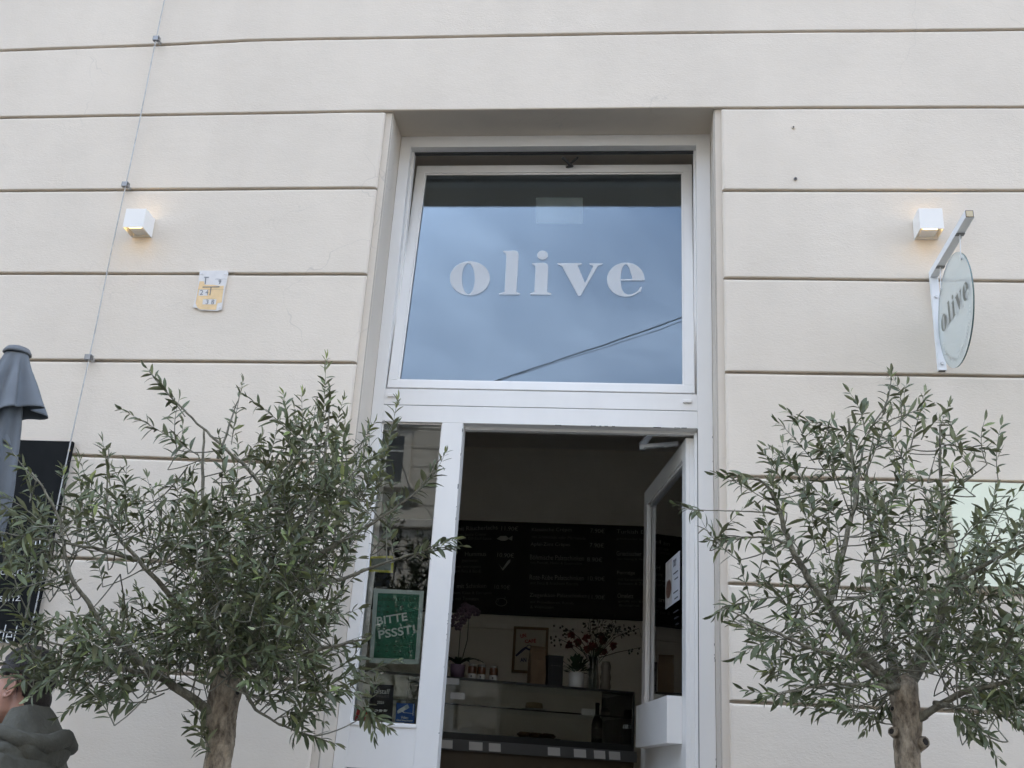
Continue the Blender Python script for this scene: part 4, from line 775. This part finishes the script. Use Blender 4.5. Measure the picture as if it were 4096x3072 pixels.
def leaf_mesh(k,tint):
    key=(k,round(tint*5))
    if key in LEAFME: return LEAFME[key]
    v,f,mi=TPL[k]; me=bpy.data.meshes.new('leaf'); me.from_pydata([tuple(p) for p in v],[],f); me.materials.append(LT); me.materials.append(LU); me.polygons.foreach_set('material_index',mi)
    at=me.attributes.new('tint','FLOAT','POINT'); at.data.foreach_set('value',[key[1]/5]*len(v)); me.shade_smooth(); LEAFME[key]=me; return me
def catmull(pts,n=6):
    P=[pts[0]]+list(pts)+[pts[-1]]; o=[]
    for i in range(1,len(P)-2):
        for k in range(n):
            t=k/n; a,b,c,d=P[i-1],P[i],P[i+1],P[i+2]
            o.append(.5*((2*b)+(c-a)*t+(2*a-5*b+4*c-d)*t*t+(3*b-a-3*c+d)*t*t*t))
    o.append(P[-2]); return o
def make_tree(name,label,y0,trunk,limbs,shoots,grid,gx,gy,nper,seed,centre,depthf,knots,potlabel,lscale=.93):
    rn=random.Random(seed)
    base=S(trunk[0][0],trunk[0][1],y0); root=thing(name,(base.x,y0,.42),label,'tree','potted olive trees flanking the entrance')
    # trunk
    pts=[Vector((base.x+.01,y0,.40)),Vector((base.x,y0,.9))]+[S(a,b_,y0) for a,b_,_ in trunk]; rad=[trunk[0][2]*1.25,trunk[0][2]*1.08]+[r for _,_,r in trunk]
    V=[p.to_4d() for p in pts]
    sm=catmull([Vector((*p,r)) for p,r in zip(pts,rad)],14)
    b=MB(); n=44; vs=[];fs=[]
    for i,q in enumerate(sm):
        for k in range(n):
            a=2*math.pi*k/n; r=q[3]*(1+.22*noise.noise(Vector((math.cos(a)*1.8+seed,math.sin(a)*1.8,q[2]*8)))+.12*noise.noise(Vector((math.cos(a)*5,math.sin(a)*5+seed,q[2]*22)))+.05*noise.noise(Vector((math.cos(a)*11,math.sin(a)*11+seed,q[2]*50))))
            vs.append(Vector((q[0]+r*math.cos(a),q[1]+r*math.sin(a),q[2])))
    for i in range(len(sm)-1):
        for k in range(n): fs.append((i*n+k,i*n+(k+1)%n,(i+1)*n+(k+1)%n,(i+1)*n+k))
    fs.append(tuple((len(sm)-1)*n+k for k in range(n))); b.add(vs,fs)
    for (kx,ky,ka,kr) in knots:   # stubs of cut branches
        c=S(kx,ky,y0); d=Vector((math.cos(ka),-abs(math.sin(ka))-.35,.25)).normalized(); c=c+Vector((0,.0,0))
        b.tube([c-d*.01,c+d*kr*1.2,c+d*kr*1.9],[kr*1.5,kr*1.15,kr*.95],10)
    tr=b.build('trunk',BARK,root,smooth=True)
    for (kx,ky,ka,kr) in knots:
        c=S(kx,ky,y0); d=Vector((math.cos(ka),-abs(math.sin(ka))-.35,.25)).normalized(); b=MB(); b.tube([c+d*kr*1.9,c+d*kr*1.93],kr*.62,10); b.build('knot_scar',mat('scar',(.025,.02,.016),.9),tr)
    nodes=[]
    for lm in limbs:
        P=catmull([Vector((*S(a,b_,y0+dy),r)) for a,b_,dy,r in lm],6)
        for i,q in enumerate(P): 
            if 0<i<len(P)-1: q.x+=.006*noise.noise(Vector((i*.7,seed,1))); q.z+=.006*noise.noise(Vector((i*.7,seed,4)))
        b=MB(); b.tube([q.to_3d() for q in P],[max(.0012,q[3]*(1.0-.25*min(1,i/8))*(1+.12*noise.noise(Vector((i*.9,seed,7))))) for i,q in enumerate(P)],9); b.build('limb',LIMB if lm[0][3]>.009 else TWIG,root,smooth=True)
        nodes+=[(q.to_3d(),q[3]) for q in P[2:]]
    # shoots
    cen=S(centre[0],centre[1],y0); leaves=[]; tw=MB()
    def shoot(p0,p1,sag,l0=.06,start=.12,step=.015,young=.0,r0=.0022):
        L=(p1-p0).length; mid=(p0+p1)/2+Vector((rn.uniform(-.16,.16)*L,rn.uniform(-.16,.16)*L,sag*L)); N_=max(5,int(L/.02)); path=[]
        for k in range(N_+1):
            q=k/N_; path.append(p0*(1-q)**2+mid*2*q*(1-q)+p1*q*q)
        tw.tube(path,[r0*(1-.75*k/N_) for k in range(N_+1)],5,cap=False)
        s=start*L; roll=rn.uniform(0,3.14)
        while s<L:
            q=s/L; i=min(N_-1,int(q*N_)); d=(path[i+1]-path[i]).normalized(); p=path[i].lerp(path[i+1],q*N_-i)
            sd=d.orthogonal().normalized(); sd.rotate(Matrix.Rotation(roll,3,d)); roll+=1.57+rn.uniform(-.35,.35)
            for sg in (1,-1):
                if rn.random()<.10: continue
                ang=rn.uniform(.55,1.25)*(1-.3*q); ax=(d*math.cos(ang)+sd*sg*math.sin(ang)); ax=(ax+Vector((0,0,rn.uniform(-.42,.16)))).normalized()
                ll=l0*lscale*rn.uniform(.72,1.18)*(1-.45*max(0,q-.55)/.45)
                nr=(Vector((rn.gauss(0,.55),rn.gauss(-.25,.55),1.0))); nr=(nr-ax*nr.dot(ax)).normalized()
                tint=min(1,max(0,rn.gauss(.42,.16)+(.35*young+.18)*max(0,q-.7)/.3))
                leaves.append((p,ax,nr,ll,rn.randrange(10),tint))
            s+=step*rn.uniform(.75,1.3)
        e=path[-1]; d=(path[-1]-path[-2]).normalized()
        for k in range(2):
            ax=(d+Vector((rn.uniform(-.25,.25),rn.uniform(-.25,.25),rn.uniform(-.1,.2)))).normalized(); nr=ax.orthogonal().normalized(); leaves.append((e,ax,nr,l0*lscale*rn.uniform(.5,.8),rn.randrange(10),min(1,.55+.3*young)))
    for sh in shoots:
        a,b_,c,d_,dy0,dy1,sag=sh[:7]; kw=sh[7] if len(sh)>7 else {}
        shoot(S(a,b_,y0+dy0),S(c,d_,y0+dy1),sag,**kw)
    cells=[(c,r,int(ch)) for r,row in enumerate(grid) for c,ch in enumerate(row) if ch!='0']; tot=sum(q for _,_,q in cells)
    for (c,r,dn_) in cells:
        k=dn_**1.7/3.0*nper; k=int(k)+(1 if rn.random()<k-int(k) else 0)
        for _ in range(k):
            ix=gx+(c+rn.random())*50; iy=gy+(r+rn.random())*50
            hd=depthf(ix,iy); dy=hd[0]+rn.uniform(-1,1)*hd[1]
            pos=S(ix,iy,y0+dy); rad=(pos-cen); L=rn.uniform(.11,.23)
            d=(rad.normalized()*.75+Vector((rn.gauss(0,.45),rn.gauss(0,.45),.38+rn.gauss(0,.38)))).normalized()
            p0=pos-d*L*.5; p1=pos+d*L*.5
            shoot(p0,p1,rn.uniform(-.06,.2),l0=rn.uniform(.052,.068),start=.12,step=.0205)
            best=None
            for (q,r_) in rn.sample(nodes,min(160,len(nodes))):
                if (q-cen).length>(p0-cen).length+.03: continue
                dd_=(q-p0).length
                if best is None or dd_<best[0]: best=(dd_,q,r_)
            if best and .01<best[0]<.30:
                m_=(best[1]+p0)/2+Vector((rn.gauss(0,.015),rn.gauss(0,.015),-.03*rn.random())); d0=(p1-p0).normalized(); m_=best[1].lerp(p0,.5)+Vector((rn.gauss(0,.012),rn.gauss(0,.012),-.02*rn.random())); c1_=best[1].lerp(p0,.55)-d0*best[0]*.12; qs=[best[1]*(1-u_)**2+c1_*2*u_*(1-u_)+p0*u_*u_ for u_ in (0,.2,.4,.6,.8,1)]; tw.tube(qs,[.0026-.0009*i_/len(qs) for i_ in range(len(qs))],5,cap=False)
                if rn.random()<.5: nodes.append((m_,.003))
    tw.build('twigs',TWIG,root,smooth=True,kind='stuff')
    # the leaves that show largest are parts of their own; the rest is one mass
    def show(lf):
        p,ax,nr,ll,k,ti=lf; vw=(p-CAM); dz=vw.length; vw/=dz; px_=proj(p)
        inside=0<=px_[0]<=4096 and 0<=px_[1]<=3072
        flat=(ax-vw*ax.dot(vw)).length
        return (ll*flat*(.35+abs(nr.dot(vw)))/dz)*(1.0 if inside else 0)-.10*max(0,(p.y-(y0-.12)))*ll
    leaves.sort(key=show,reverse=True); o0=origin(root)
    for (p,ax,nr,ll,k,ti) in leaves[:300]:
        x=ax.cross(nr).normalized(); M=Matrix((x,ax,nr)).transposed().to_4x4(); o=bpy.data.objects.new('leaf',leaf_mesh(k,ti)); COL.objects.link(o); o.parent=root
        o.matrix_local=Matrix.Translation(p-o0)@M@Matrix.Scale(ll,4)
    V=[];Fc=[];MI=[];TI=[]
    for (p,ax,nr,ll,k,ti) in leaves[300:]:
        x=ax.cross(nr).normalized(); v,f,mi=TPL[k]; o=len(V); pp=p-o0
        V+=[pp+(x*q.x+ax*q.y+nr*q.z)*ll for q in v]; Fc+=[tuple(o+i for i in ff) for ff in f]; MI+=mi; TI+=[ti]*len(v)
    me=bpy.data.meshes.new('foliage'); me.from_pydata([tuple(q) for q in V],[],Fc); me.materials.append(LT); me.materials.append(LU); me.polygons.foreach_set('material_index',MI)
    at=me.attributes.new('tint','FLOAT','POINT'); at.data.foreach_set('value',TI); me.shade_smooth(); o=bpy.data.objects.new('foliage',me); COL.objects.link(o); o.parent=root; o['kind']='stuff'
    print(name,len(leaves),'leaves')
    pt=thing('planter_pot',(base.x,y0,0),potlabel,'planter','planters of the olive trees')
    MB().lathe((base.x,y0,0),[(0,0),(.19,0),(.26,.44),(.275,.44),(.275,.50),(.245,.50),(.235,.40),(0,.40)],36).build('pot',mat('terracotta_grey',(.10,.10,.10),.8,bump=.2,bscale=40),pt,smooth=False)
    MB().lathe((base.x,y0,0),[(0,.425),(.12,.42),(.236,.41)],24).build('soil',mat('soil',(.03,.022,.016),1,bump=1,bscale=80,dist=.02),pt)
    return root
GL=["00000000000000000000",
"00000000000000000000",
"00000001000101100000",
"00000012101123210000",
"00000001112344431000",
"10001211122445532000",
"01133332233455532000",
"23344444445555432000",
"44312244455555432000",
"44201123456555310000",
"32000112456655200000",
"01011244556655300000",
"02344445556655300000",
"23444345556655300000",
"12333311101455320000",
"00121000000023310000",
"00010000000011100000",
"00000000000000000000"]
def dL(ix,iy):
    q=max(0,1-((ix-480)/620)**2-((iy-1230)/520)**2); f=-.28*max(0,(300-ix)/300); return (f,.10+.30*math.sqrt(q))
tl=[(471,1659,.044),(477,1560,.046),(484,1500,.051),(493,1445,.038),(498,1420,.012)]
LA=[[(480,1560,0,.022),(445,1530,-.03,.021),(359,1469,-.08,.017),(235,1368,-.16,.013),(191,1301,-.22,.010),(151,1239,-.26,.008),(123,1110,-.28,.006),(62,1009,-.30,.003)],
[(490,1480,0,.036),(516,1430,-.02,.028),(560,1350,-.04,.023),(605,1262,-.05,.018),(650,1166,-.05,.014),(673,1116,-.04,.011),(700,1000,-.02,.007),(712,880,0,.003)],
[(488,1470,0,.032),(470,1380,.08,.022),(452,1280,.14,.016),(442,1150,.16,.011),(438,1030,.16,.008),(441,925,.16,.005)],
[(640,1180,-.05,.011),(561,1043,-.1,.009),(488,970,-.13,.007),(426,914,-.16,.005),(364,852,-.18,.004),(322,802,-.19,.002)],
[(475,1420,-.02,.02),(380,1300,-.1,.013),(300,1210,-.18,.009),(235,1120,-.22,.006),(235,970,-.24,.0025)],
[(500,1450,0,.022),(600,1420,-.12,.013),(700,1400,-.18,.008),(790,1380,-.2,.004)],
[(605,1262,-.05,.012),(720,1180,-.1,.008),(820,1120,-.14,.006),(900,1060,-.16,.004),(955,985,-.17,.002)],
[(590,1300,-.05,.011),(740,1250,.05,.008),(880,1200,.06,.005),(990,1185,.06,.002)],
[(527,1486,-.05,.008),(552,1531,-.1,.006),(617,1570,-.14,.004),(720,1607,-.16,.002)],
[(359,1469,-.08,.010),(250,1440,-.2,.007),(150,1400,-.26,.005),(50,1370,-.3,.003)],
[(480,1440,.02,.02),(540,1300,.2,.012),(600,1180,.28,.009),(640,1060,.3,.006),(660,930,.3,.003)],
[(300,1210,-.18,.008),(180,1180,-.25,.006),(60,1160,-.3,.004),(0,1150,-.32,.002)],
[(471,990,.16,.006),(500,905,.18,.004),(524,835,.2,.002)]]
SHL=[(400,900,318,796,-.16,-.19,.05,{'l0':.058}),(430,985,262,884,-.1,-.2,.04),(500,960,524,826,.18,.2,-.05),(560,1040,600,900,-.1,-.1,.05),(628,1000,612,852,0,.02,.1,{'young':1}),(690,990,704,776,-.02,.0,.08,{'young':1}),(660,960,652,848,.05,.05,-.1,{'young':1}),
(760,1010,806,915,-.1,-.12,.1),(800,1090,858,866,-.14,-.16,.08,{'young':.6}),(860,1090,962,978,-.15,-.17,-.1),(890,1198,1000,1180,.06,.06,.06,{'l0':.05}),(880,1210,985,1165,.06,.05,.1),(760,1480,808,1590,-.15,-.17,.1,{'l0':.062,'start':.45}),(770,1520,840,1572,-.16,-.18,-.1,{'l0':.062}),
(620,1572,724,1606,-.14,-.16,.02),(600,1550,700,1560,-.14,-.2,.1),(238,1050,222,955,-.23,-.24,.1),(180,1110,168,1005,-.27,-.28,.05,{'young':.8}),(80,1040,20,965,-.3,-.3,-.05),(90,1130,0,1070,-.3,-.3,.1),(330,1450,128,1548,-.1,-.22,.12),(300,1470,200,1520,-.1,-.2,.1),
(452,1610,408,1560,-.06,-.08,.05),(452,1615,420,1530,-.06,-.08,.1),(455,1625,425,1610,-.06,-.08,.0),(230,1380,80,1330,-.2,-.3,.1),(200,1420,60,1440,-.2,-.3,.05),(120,1330,40,1410,-.3,-.32,.0)]
make_tree('olive_tree','dense potted olive tree with dark foliage left of the entrance',-.95,tl,LA,SHL,GL,0,750,1.05,11,(490,1470),dL,[(470,1520,3.5,.012),(505,1500,.4,.011),(488,1570,1.6,.010),(500,1430,.9,.013)],'dark round planter of the left olive tree')
GR=["0000000000000000",
"0000000102110000",
"0000022232322000",
"0000234533222210",
"0002333344223100",
"0012343345243110",
"0022333324243443",
"0012322213443434",
"0002343333455533",
"0013334444556532",
"0023344445545434",
"0012343434545455",
"0001343444244565",
"0000234554013566",
"0000023553002566",
"0000000000001332"]
def dR(ix,iy):
    q=max(0,1-((ix-1930)/480)**2-((iy-1250)/480)**2); return (0,.08+.30*math.sqrt(q))
trr=[(1962,1659,.036),(1960,1590,.037),(1957,1540,.041),(1952,1495,.042),(1955,1472,.030),(1958,1455,.010)]
LR=[[(1950,1500,0,.026),(1923,1480,-.02,.024),(1828,1364,-.08,.020),(1785,1300,-.1,.017),(1743,1242,-.12,.014),(1706,1174,-.14,.012),(1674,1079,-.15,.008),(1637,1036,-.16,.005),(1570,1040,-.17,.002)],
[(1788,1305,-.1,.014),(1806,1258,-.08,.012),(1833,1142,-.04,.0105),(1849,1063,-.02,.009),(1838,962,0,.007),(1833,904,0,.005)],
[(1945,1490,.02,.020),(1915,1380,.1,.014),(1901,1274,.14,.010),(1880,1126,.16,.008),(1872,1030,.16,.005),(1890,930,.15,.003)],
[(1958,1490,0,.030),(1968,1470,0,.026),(2018,1380,-.04,.021),(2039,1295,-.07,.018),(2060,1232,-.08,.014),(2042,1168,-.1,.008),(2031,1010,-.12,.006),(2031,915,-.12,.003)],
[(1970,1570,0,.018),(1991,1548,-.02,.015),(2081,1496,-.12,.012),(2150,1480,-.18,.010),(2240,1460,-.22,.006)],
[(2045,1270,-.07,.012),(2110,1230,-.1,.009),(2197,1184,-.14,.006),(2260,1150,-.16,.003)],
[(1920,1475,-.02,.013),(1860,1430,-.15,.010),(1785,1411,-.2,.008),(1680,1369,-.24,.006),(1560,1310,-.26,.002)],
[(1849,1063,-.02,.006),(1870,950,-.04,.004),(1915,870,-.05,.003),(1925,812,-.05,.0018)],
[(1690,1110,-.15,.004),(1620,1105,-.16,.003),(1540,1103,-.16,.0022),(1464,1098,-.16,.0015)],
[(1940,1485,-.03,.012),(1870,1480,-.14,.008),(1780,1480,-.2,.006),(1680,1500,-.24,.003)],
[(2020,1520,-.05,.010),(2070,1530,-.14,.007),(2110,1560,-.18,.005),(2140,1595,-.2,.002)],
[(1965,1460,.05,.016),(2000,1380,.18,.012),(2080,1300,.26,.009),(2150,1330,.3,.006),(2230,1370,.3,.003)],
[(1706,1174,-.14,.006),(1640,1160,-.17,.004),(1545,1172,-.18,.002)]]
SHR=[(1905,900,1925,806,-.05,-.05,.05,{'l0':.055}),(1868,930,1835,848,-.04,-.05,.05),(1840,935,1720,906,0,-.02,.1),(1990,950,2036,896,-.1,-.12,.05),(2032,960,2138,972,-.12,-.14,.06),(1690,1060,1545,1024,-.15,-.17,.12),(1520,1104,1462,1090,-.16,-.16,-.05,{'l0':.05,'step':.012}),
(1640,1160,1532,1168,-.17,-.18,.05),(1680,1290,1540,1330,-.2,-.26,.06),(1700,1380,1590,1420,-.22,-.26,.1),(1780,1482,1648,1508,-.2,-.24,.05),(2090,1550,2142,1600,-.18,-.2,.0),(2060,1530,2100,1590,-.15,-.18,.1),(1930,905,2000,880,-.06,-.1,.1),(1760,1000,1680,910,-.06,-.1,.05),(1700,1050,1650,980,-.1,-.12,.0),
(2038,1180,2032,1000,-.1,-.12,.0,{'step':.02}),(1960,1000,1890,920,.1,.1,.0),(2120,1140,2150,1060,-.1,-.12,.0),(2180,1180,2240,1100,-.14,-.15,.1),(2085,1500,2200,1530,-.14,-.2,.0),(2150,1480,2212,1560,-.18,-.22,.1)]
make_tree('olive_tree','sparser potted olive tree with knotty trunk right of the entrance',-.95,trr,LR,SHR,GR,1450,800,.57,23,(1955,1480),dR,[(1938,1585,2.7,.014),(1983,1607,.9,.017),(1985,1548,.4,.013),(1938,1535,2.8,.011),(1955,1505,1.4,.012),(1962,1640,1.9,.008)],'dark round planter of the right olive tree')
# ================================================================== PERSON
SKIN=mat('skin',(.46,.25,.185),.55,var=.06,vscale=30,sss=.08); JK=mat('jacket_olive',(.112,.110,.090),.9,bump=.75,bscale=34,var=.16,vscale=14,dist=.014,stretch=(1,1,.7)); HR=mat('hair_brown',(.018,.012,.009),.6,bump=1,bscale=220,dist=.004,stretch=(1,1,.2),var=.3,vscale=80)
COLR=mat('collar_dark',(.022,.026,.024),.9); TRS=mat('trousers',(.03,.032,.04),.9,var=.1); SHO=mat('shoe',(.03,.025,.02),.6)
er=S(27,1485,-.80); hx,hy,hz=er.x-.01,-.72,er.z
def remesh(mb,name,mt,par,vox,smooth=6,extra=None):
    o=mb.build(name,mt,par); md=o.modifiers.new('r','REMESH'); md.mode='VOXEL'; md.voxel_size=vox; m2=o.modifiers.new('s','SMOOTH'); m2.iterations=smooth; m2.factor=.5
    dg=bpy.context.evaluated_depsgraph_get(); dg.update(); me=bpy.data.meshes.new_from_object(o.evaluated_get(dg)); o.modifiers.clear(); o.data=me; me.materials.clear(); me.materials.append(mt); me.shade_smooth()
    if extra:
        bm=bmesh.new(); bm.from_mesh(me); e=bpy.data.meshes.new('e'); e.from_pydata([tuple(p-origin(par)) for p in extra.v],[],extra.f); bm.from_mesh(e); bmesh.ops.recalc_face_normals(bm,faces=bm.faces); bm.to_mesh(me); bm.free(); me.shade_smooth()
    return o
ps=thing('person',(hx+.06,hy,0),'person in a grey hooded jacket facing left at the lower left edge','person')
b=MB(); H=Vector((hx,hy,hz))
b.ball(H+Vector((.012,0,.055)),(.098,.077,.092),nu=24,nv=16); b.ball(H+Vector((-.035,0,-.02)),(.068,.062,.085),nu=20,nv=14); b.ball(H+Vector((-.055,0,-.085)),(.042,.042,.034),nu=16,nv=10); b.ball(H+Vector((-.03,0,-.06)),(.055,.056,.045),nu=16,nv=10)
b.tube([H+Vector((-.098,0,.03)),H+Vector((-.118,0,-.018)),H+Vector((-.098,0,-.03))],[.008,.014,.012],8); b.ball(H+Vector((-.096,0,-.055)),(.012,.024,.008)); b.ball(H+Vector((-.094,0,-.068)),(.012,.022,.008)); b.ball(H+Vector((-.088,0,.04)),(.014,.05,.012))
b.tube([H+Vector((.02,0,-.02)),H+Vector((.035,0,-.10)),H+Vector((.055,0,-.20))],[.056,.056,.066],16)
# body under the clothes, arms and hands
b.ball(H+Vector((.065,0,-.42)),(.10,.16,.26),nu=20,nv=14); b.ball(H+Vector((.06,0,-.66)),(.10,.15,.14),nu=16,nv=12)
for s in (-1,1):
    b.tube([H+Vector((.06,s*.17,-.25)),H+Vector((.09,s*.215,-.52)),H+Vector((.02,s*.215,-.74))],[.045,.038,.028],10)
    pm=H+Vector((.0,s*.215,-.80)); b.ball(pm,(.03,.014,.045))
    for k,(dx,L) in enumerate(((-.024,.062),(-.008,.074),(.008,.07),(.023,.055))): b.tube([pm+Vector((dx,0,-.035)),pm+Vector((dx-.006,-s*.006,-.035-L*.55)),pm+Vector((dx-.014,-s*.014,-.035-L))],[.009,.008,.007],7)
    b.tube([pm+Vector((-.026,0,.015)),pm+Vector((-.045,-s*.008,-.01)),pm+Vector((-.05,-s*.012,-.035))],[.010,.009,.008],7)
    b.tube([H+Vector((.06,s*.085,-.72)),H+Vector((.05 - s*.09,s*.09,-1.08)),H+Vector((.08 - s*.14,s*.09,-(hz-.08)))],[.075,.055,.04],12)
ear=MB()
for s in (-1,1):
    ec=H+Vector((.0,s*.072,.0)); tilt=.28
    E=lambda u,v,o: ec+Vector((u*math.cos(tilt)+v*math.sin(tilt),s*o,v*math.cos(tilt)-u*math.sin(tilt)))
    rim=[E(.019*math.cos(a)+.004,.031*math.sin(a)*(1 if math.sin(a)>0 else .95),.014+.006*math.cos(a)) for a in [R_(-110+k*26) for k in range(13)]]
    ear.tube(rim,[.0045]*9+[.004,.004,.0045,.006],7); ear.tube([E(.010*math.cos(a)+.003,.018*math.sin(a)+.003,.012) for a in [R_(-90+k*22) for k in range(10)]],.0038,6)
    ear.ball(E(-.004,-.030,.010),(.008,.005,.010)); ear.ball(E(-.015,-.004,.006),(.005,.005,.008)); 
    ear.ball(E(.002,0,.004),(.017,.006,.028))
body=remesh(b,'body',SKIN,ps,.006,5,ear)
# hair: cap over the back and top of the skull with tufted surface
b=MB(); n1_,n2_=72,40; vs=[]
for j in range(n2_+1):
    th=math.pi*j/n2_
    for k in range(n1_):
        a=2*math.pi*k/n1_; d=Vector((math.sin(th)*math.cos(a),math.sin(th)*math.sin(a),math.cos(th)))
        tuft=1+.05*noise.noise(Vector((d.x*9,d.y*9,d.z*3)))+.03*noise.noise(d*26)
        p=Vector((d.x*.104,d.y*.086,d.z*.101))*tuft
        keep=1.0
        # pull the surface under the skin on face, ears and below the nape line
        if (p.x<.0 and p.z<-.012) or (p.x<-.072 and p.z<.05): keep=.80
        if p.z<-.085: keep=.78
        if abs(p.x+.005)<.03 and p.z<.0 and abs(p.y)>.05: keep=.80
        vs.append(H+Vector((.012,0,.05))+p*keep)
for j in range(n2_):
    for k in range(n1_): b.f.append((j*n1_+k,(j+1)*n1_+k,(j+1)*n1_+(k+1)%n1_,j*n1_+(k+1)%n1_)); b.m.append(0)
b.v=vs; b.ball(H+Vector((.062,0,-.035)),(.048,.058,.058),nu=18,nv=12)
b.build('hair',HR,ps,smooth=True)
b=MB(); rn=random.Random(3)
for k in range(700):
    a=rn.uniform(-1.9,1.9); th=rn.uniform(.15,2.1); d=Vector((math.sin(th)*math.cos(a),math.sin(th)*math.sin(a),math.cos(th))); p=H+Vector((.012,0,.05))+Vector((d.x*.104,d.y*.086,d.z*.101))
    if (p.x-H.x<.012 and p.z<H.z+.04) or (p.x-H.x<-.055 and p.z<H.z+.10): continue
    tdir=Vector((.25*d.x,.25*d.y,-1)); tdir=(tdir-d*tdir.dot(d)*.85).normalized(); L=rn.uniform(.02,.045); s=tdir.cross(d).normalized()*.0012
    b.add([p-s,p+s,p+tdir*L+d*.006],[(0,1,2)])
b.build('hair_strands',HR,ps,kind='stuff')
# jacket
b=MB()
for (z,cx_,rx,ry) in ((-.135,.05,.075,.08),(-.165,.055,.09,.12),(-.20,.062,.108,.175),(-.27,.068,.130,.205),(-.42,.07,.13,.195),(-.6,.065,.13,.185),(-.82,.06,.135,.19)): b.ball(H+Vector((cx_,0,z)),(rx,ry,.085 if z<-.25 else .05),nu=24,nv=12)
for s in (-1,1): b.tube([H+Vector((.06,s*.15,-.25)),H+Vector((.07,s*.20,-.32)),H+Vector((.10,s*.235,-.52)),H+Vector((.025,s*.225,-.76))],[.075,.075,.06,.045],14)
jk=remesh(b,'jacket',JK,ps,.010,4)
for v in jk.data.vertices:
    p=v.co; q=.014*noise.noise(Vector((p.x*9,p.y*7,p.z*5)))-.010*abs(noise.noise(Vector((p.x*17,p.y*15,p.z*9))))+.004*noise.noise(Vector((p.x*40,p.y*36,p.z*24))); v.co=p+v.normal*q
# hood lying on the back
b=MB(); rings=[]; nn=40
for j,(z,off,rx,ry,th) in enumerate(((-.060,.075,.066,.082,0),(-.085,.090,.080,.105,0),(-.115,.11,.095,.13,0),(-.15,.13,.108,.15,0),(-.185,.14,.110,.155,0),(-.22,.135,.095,.14,0))):
    for k in range(nn):
        a=2*math.pi*k/nn; w_=1+.10*noise.noise(Vector((math.cos(a)*2,math.sin(a)*2,j*.8)))-.08*abs(noise.noise(Vector((math.cos(a)*5,math.sin(a)*5,j*.9))))
        droop=-.03*max(0,math.cos(a))*j/5
        rings.append(H+Vector((off-.045+rx*math.cos(a)*w_,ry*math.sin(a)*w_,z+.0+droop-.085*max(0,-math.cos(a)-.15)+.02*math.cos(a)*(1 if j<2 else -.2))))
for j in range(5):
    for k in range(nn): b.f.append((j*nn+k,j*nn+(k+1)%nn,(j+1)*nn+(k+1)%nn,(j+1)*nn+k)); b.m.append(0)
b.v=rings; hd=b.build('hood',JK,jk,smooth=True); md=hd.modifiers.new('t','SOLIDIFY'); md.thickness=.012; md2=hd.modifiers.new('s','SUBSURF'); md2.levels=1; md2.render_levels=2
b=MB(); b.tube([H+Vector((.205,0,-.165)),H+Vector((.19,-.075,-.19)),H+Vector((.125,-.135,-.18)),H+Vector((.04,-.14,-.155)),H+Vector((-.03,-.105,-.15))],[.034,.034,.028,.022,.012],12); b.tube([H+Vector((.205,0,-.165)),H+Vector((.19,.075,-.19)),H+Vector((.125,.135,-.18)),H+Vector((.04,.14,-.155))],[.034,.034,.028,.022],12); hr_=b.build('hood_roll',JK,jk,smooth=True)
for v in hr_.data.vertices: v.co+=Vector((-.015,0,.012))+v.normal*(.004*noise.noise(v.co*22)-.006*abs(noise.noise(v.co*9)))
b=MB(); 
for (z0,r0x,r0y,dx) in ((0,0,0,0),): pass
vs=[]
for j,(z,cx_,rx,ry) in enumerate(((-.105,.040,.068,.070),(-.13,.035,.072,.076),(-.16,.035,.080,.088),(-.19,.035,.088,.10))):
    for k in range(24):
        a=2*math.pi*k/24; vs.append(H+Vector((cx_+rx*math.cos(a),ry*math.sin(a),z+.012-.075*max(0,-math.cos(a)))))
b.v=vs; b.f=[(j*24+k,j*24+(k+1)%24,(j+1)*24+(k+1)%24,(j+1)*24+k) for j in range(3) for k in range(24)]; b.m=[0]*len(b.f)
cl=b.build('collar',COLR,ps,smooth=True); md=cl.modifiers.new('t','SOLIDIFY'); md.thickness=.006
b=MB(); b.ball(H+Vector((.06,0,-.78)),(.12,.165,.13),nu=20,nv=12)
for s in (-1,1): b.tube([H+Vector((.06,s*.085,-.76)),H+Vector((.05-s*.09,s*.09,-1.08)),H+Vector((.08-s*.14,s*.09,-(hz-.07)))],[.095,.075,.06],14)
remesh(b,'trousers',TRS,ps,.014,4)
for s in (-1,1):
    f_=H+Vector((.08-s*.14,s*.09,-hz)); b=MB(); b.ball(f_+Vector((-.04,0,.04)),(.13,.045,.04),nu=16,nv=10); b.box(f_.x-.165,f_.x+.085,f_.y-.04,f_.y+.04,0.0,.02); b.build('shoe',SHO,ps,smooth=False)
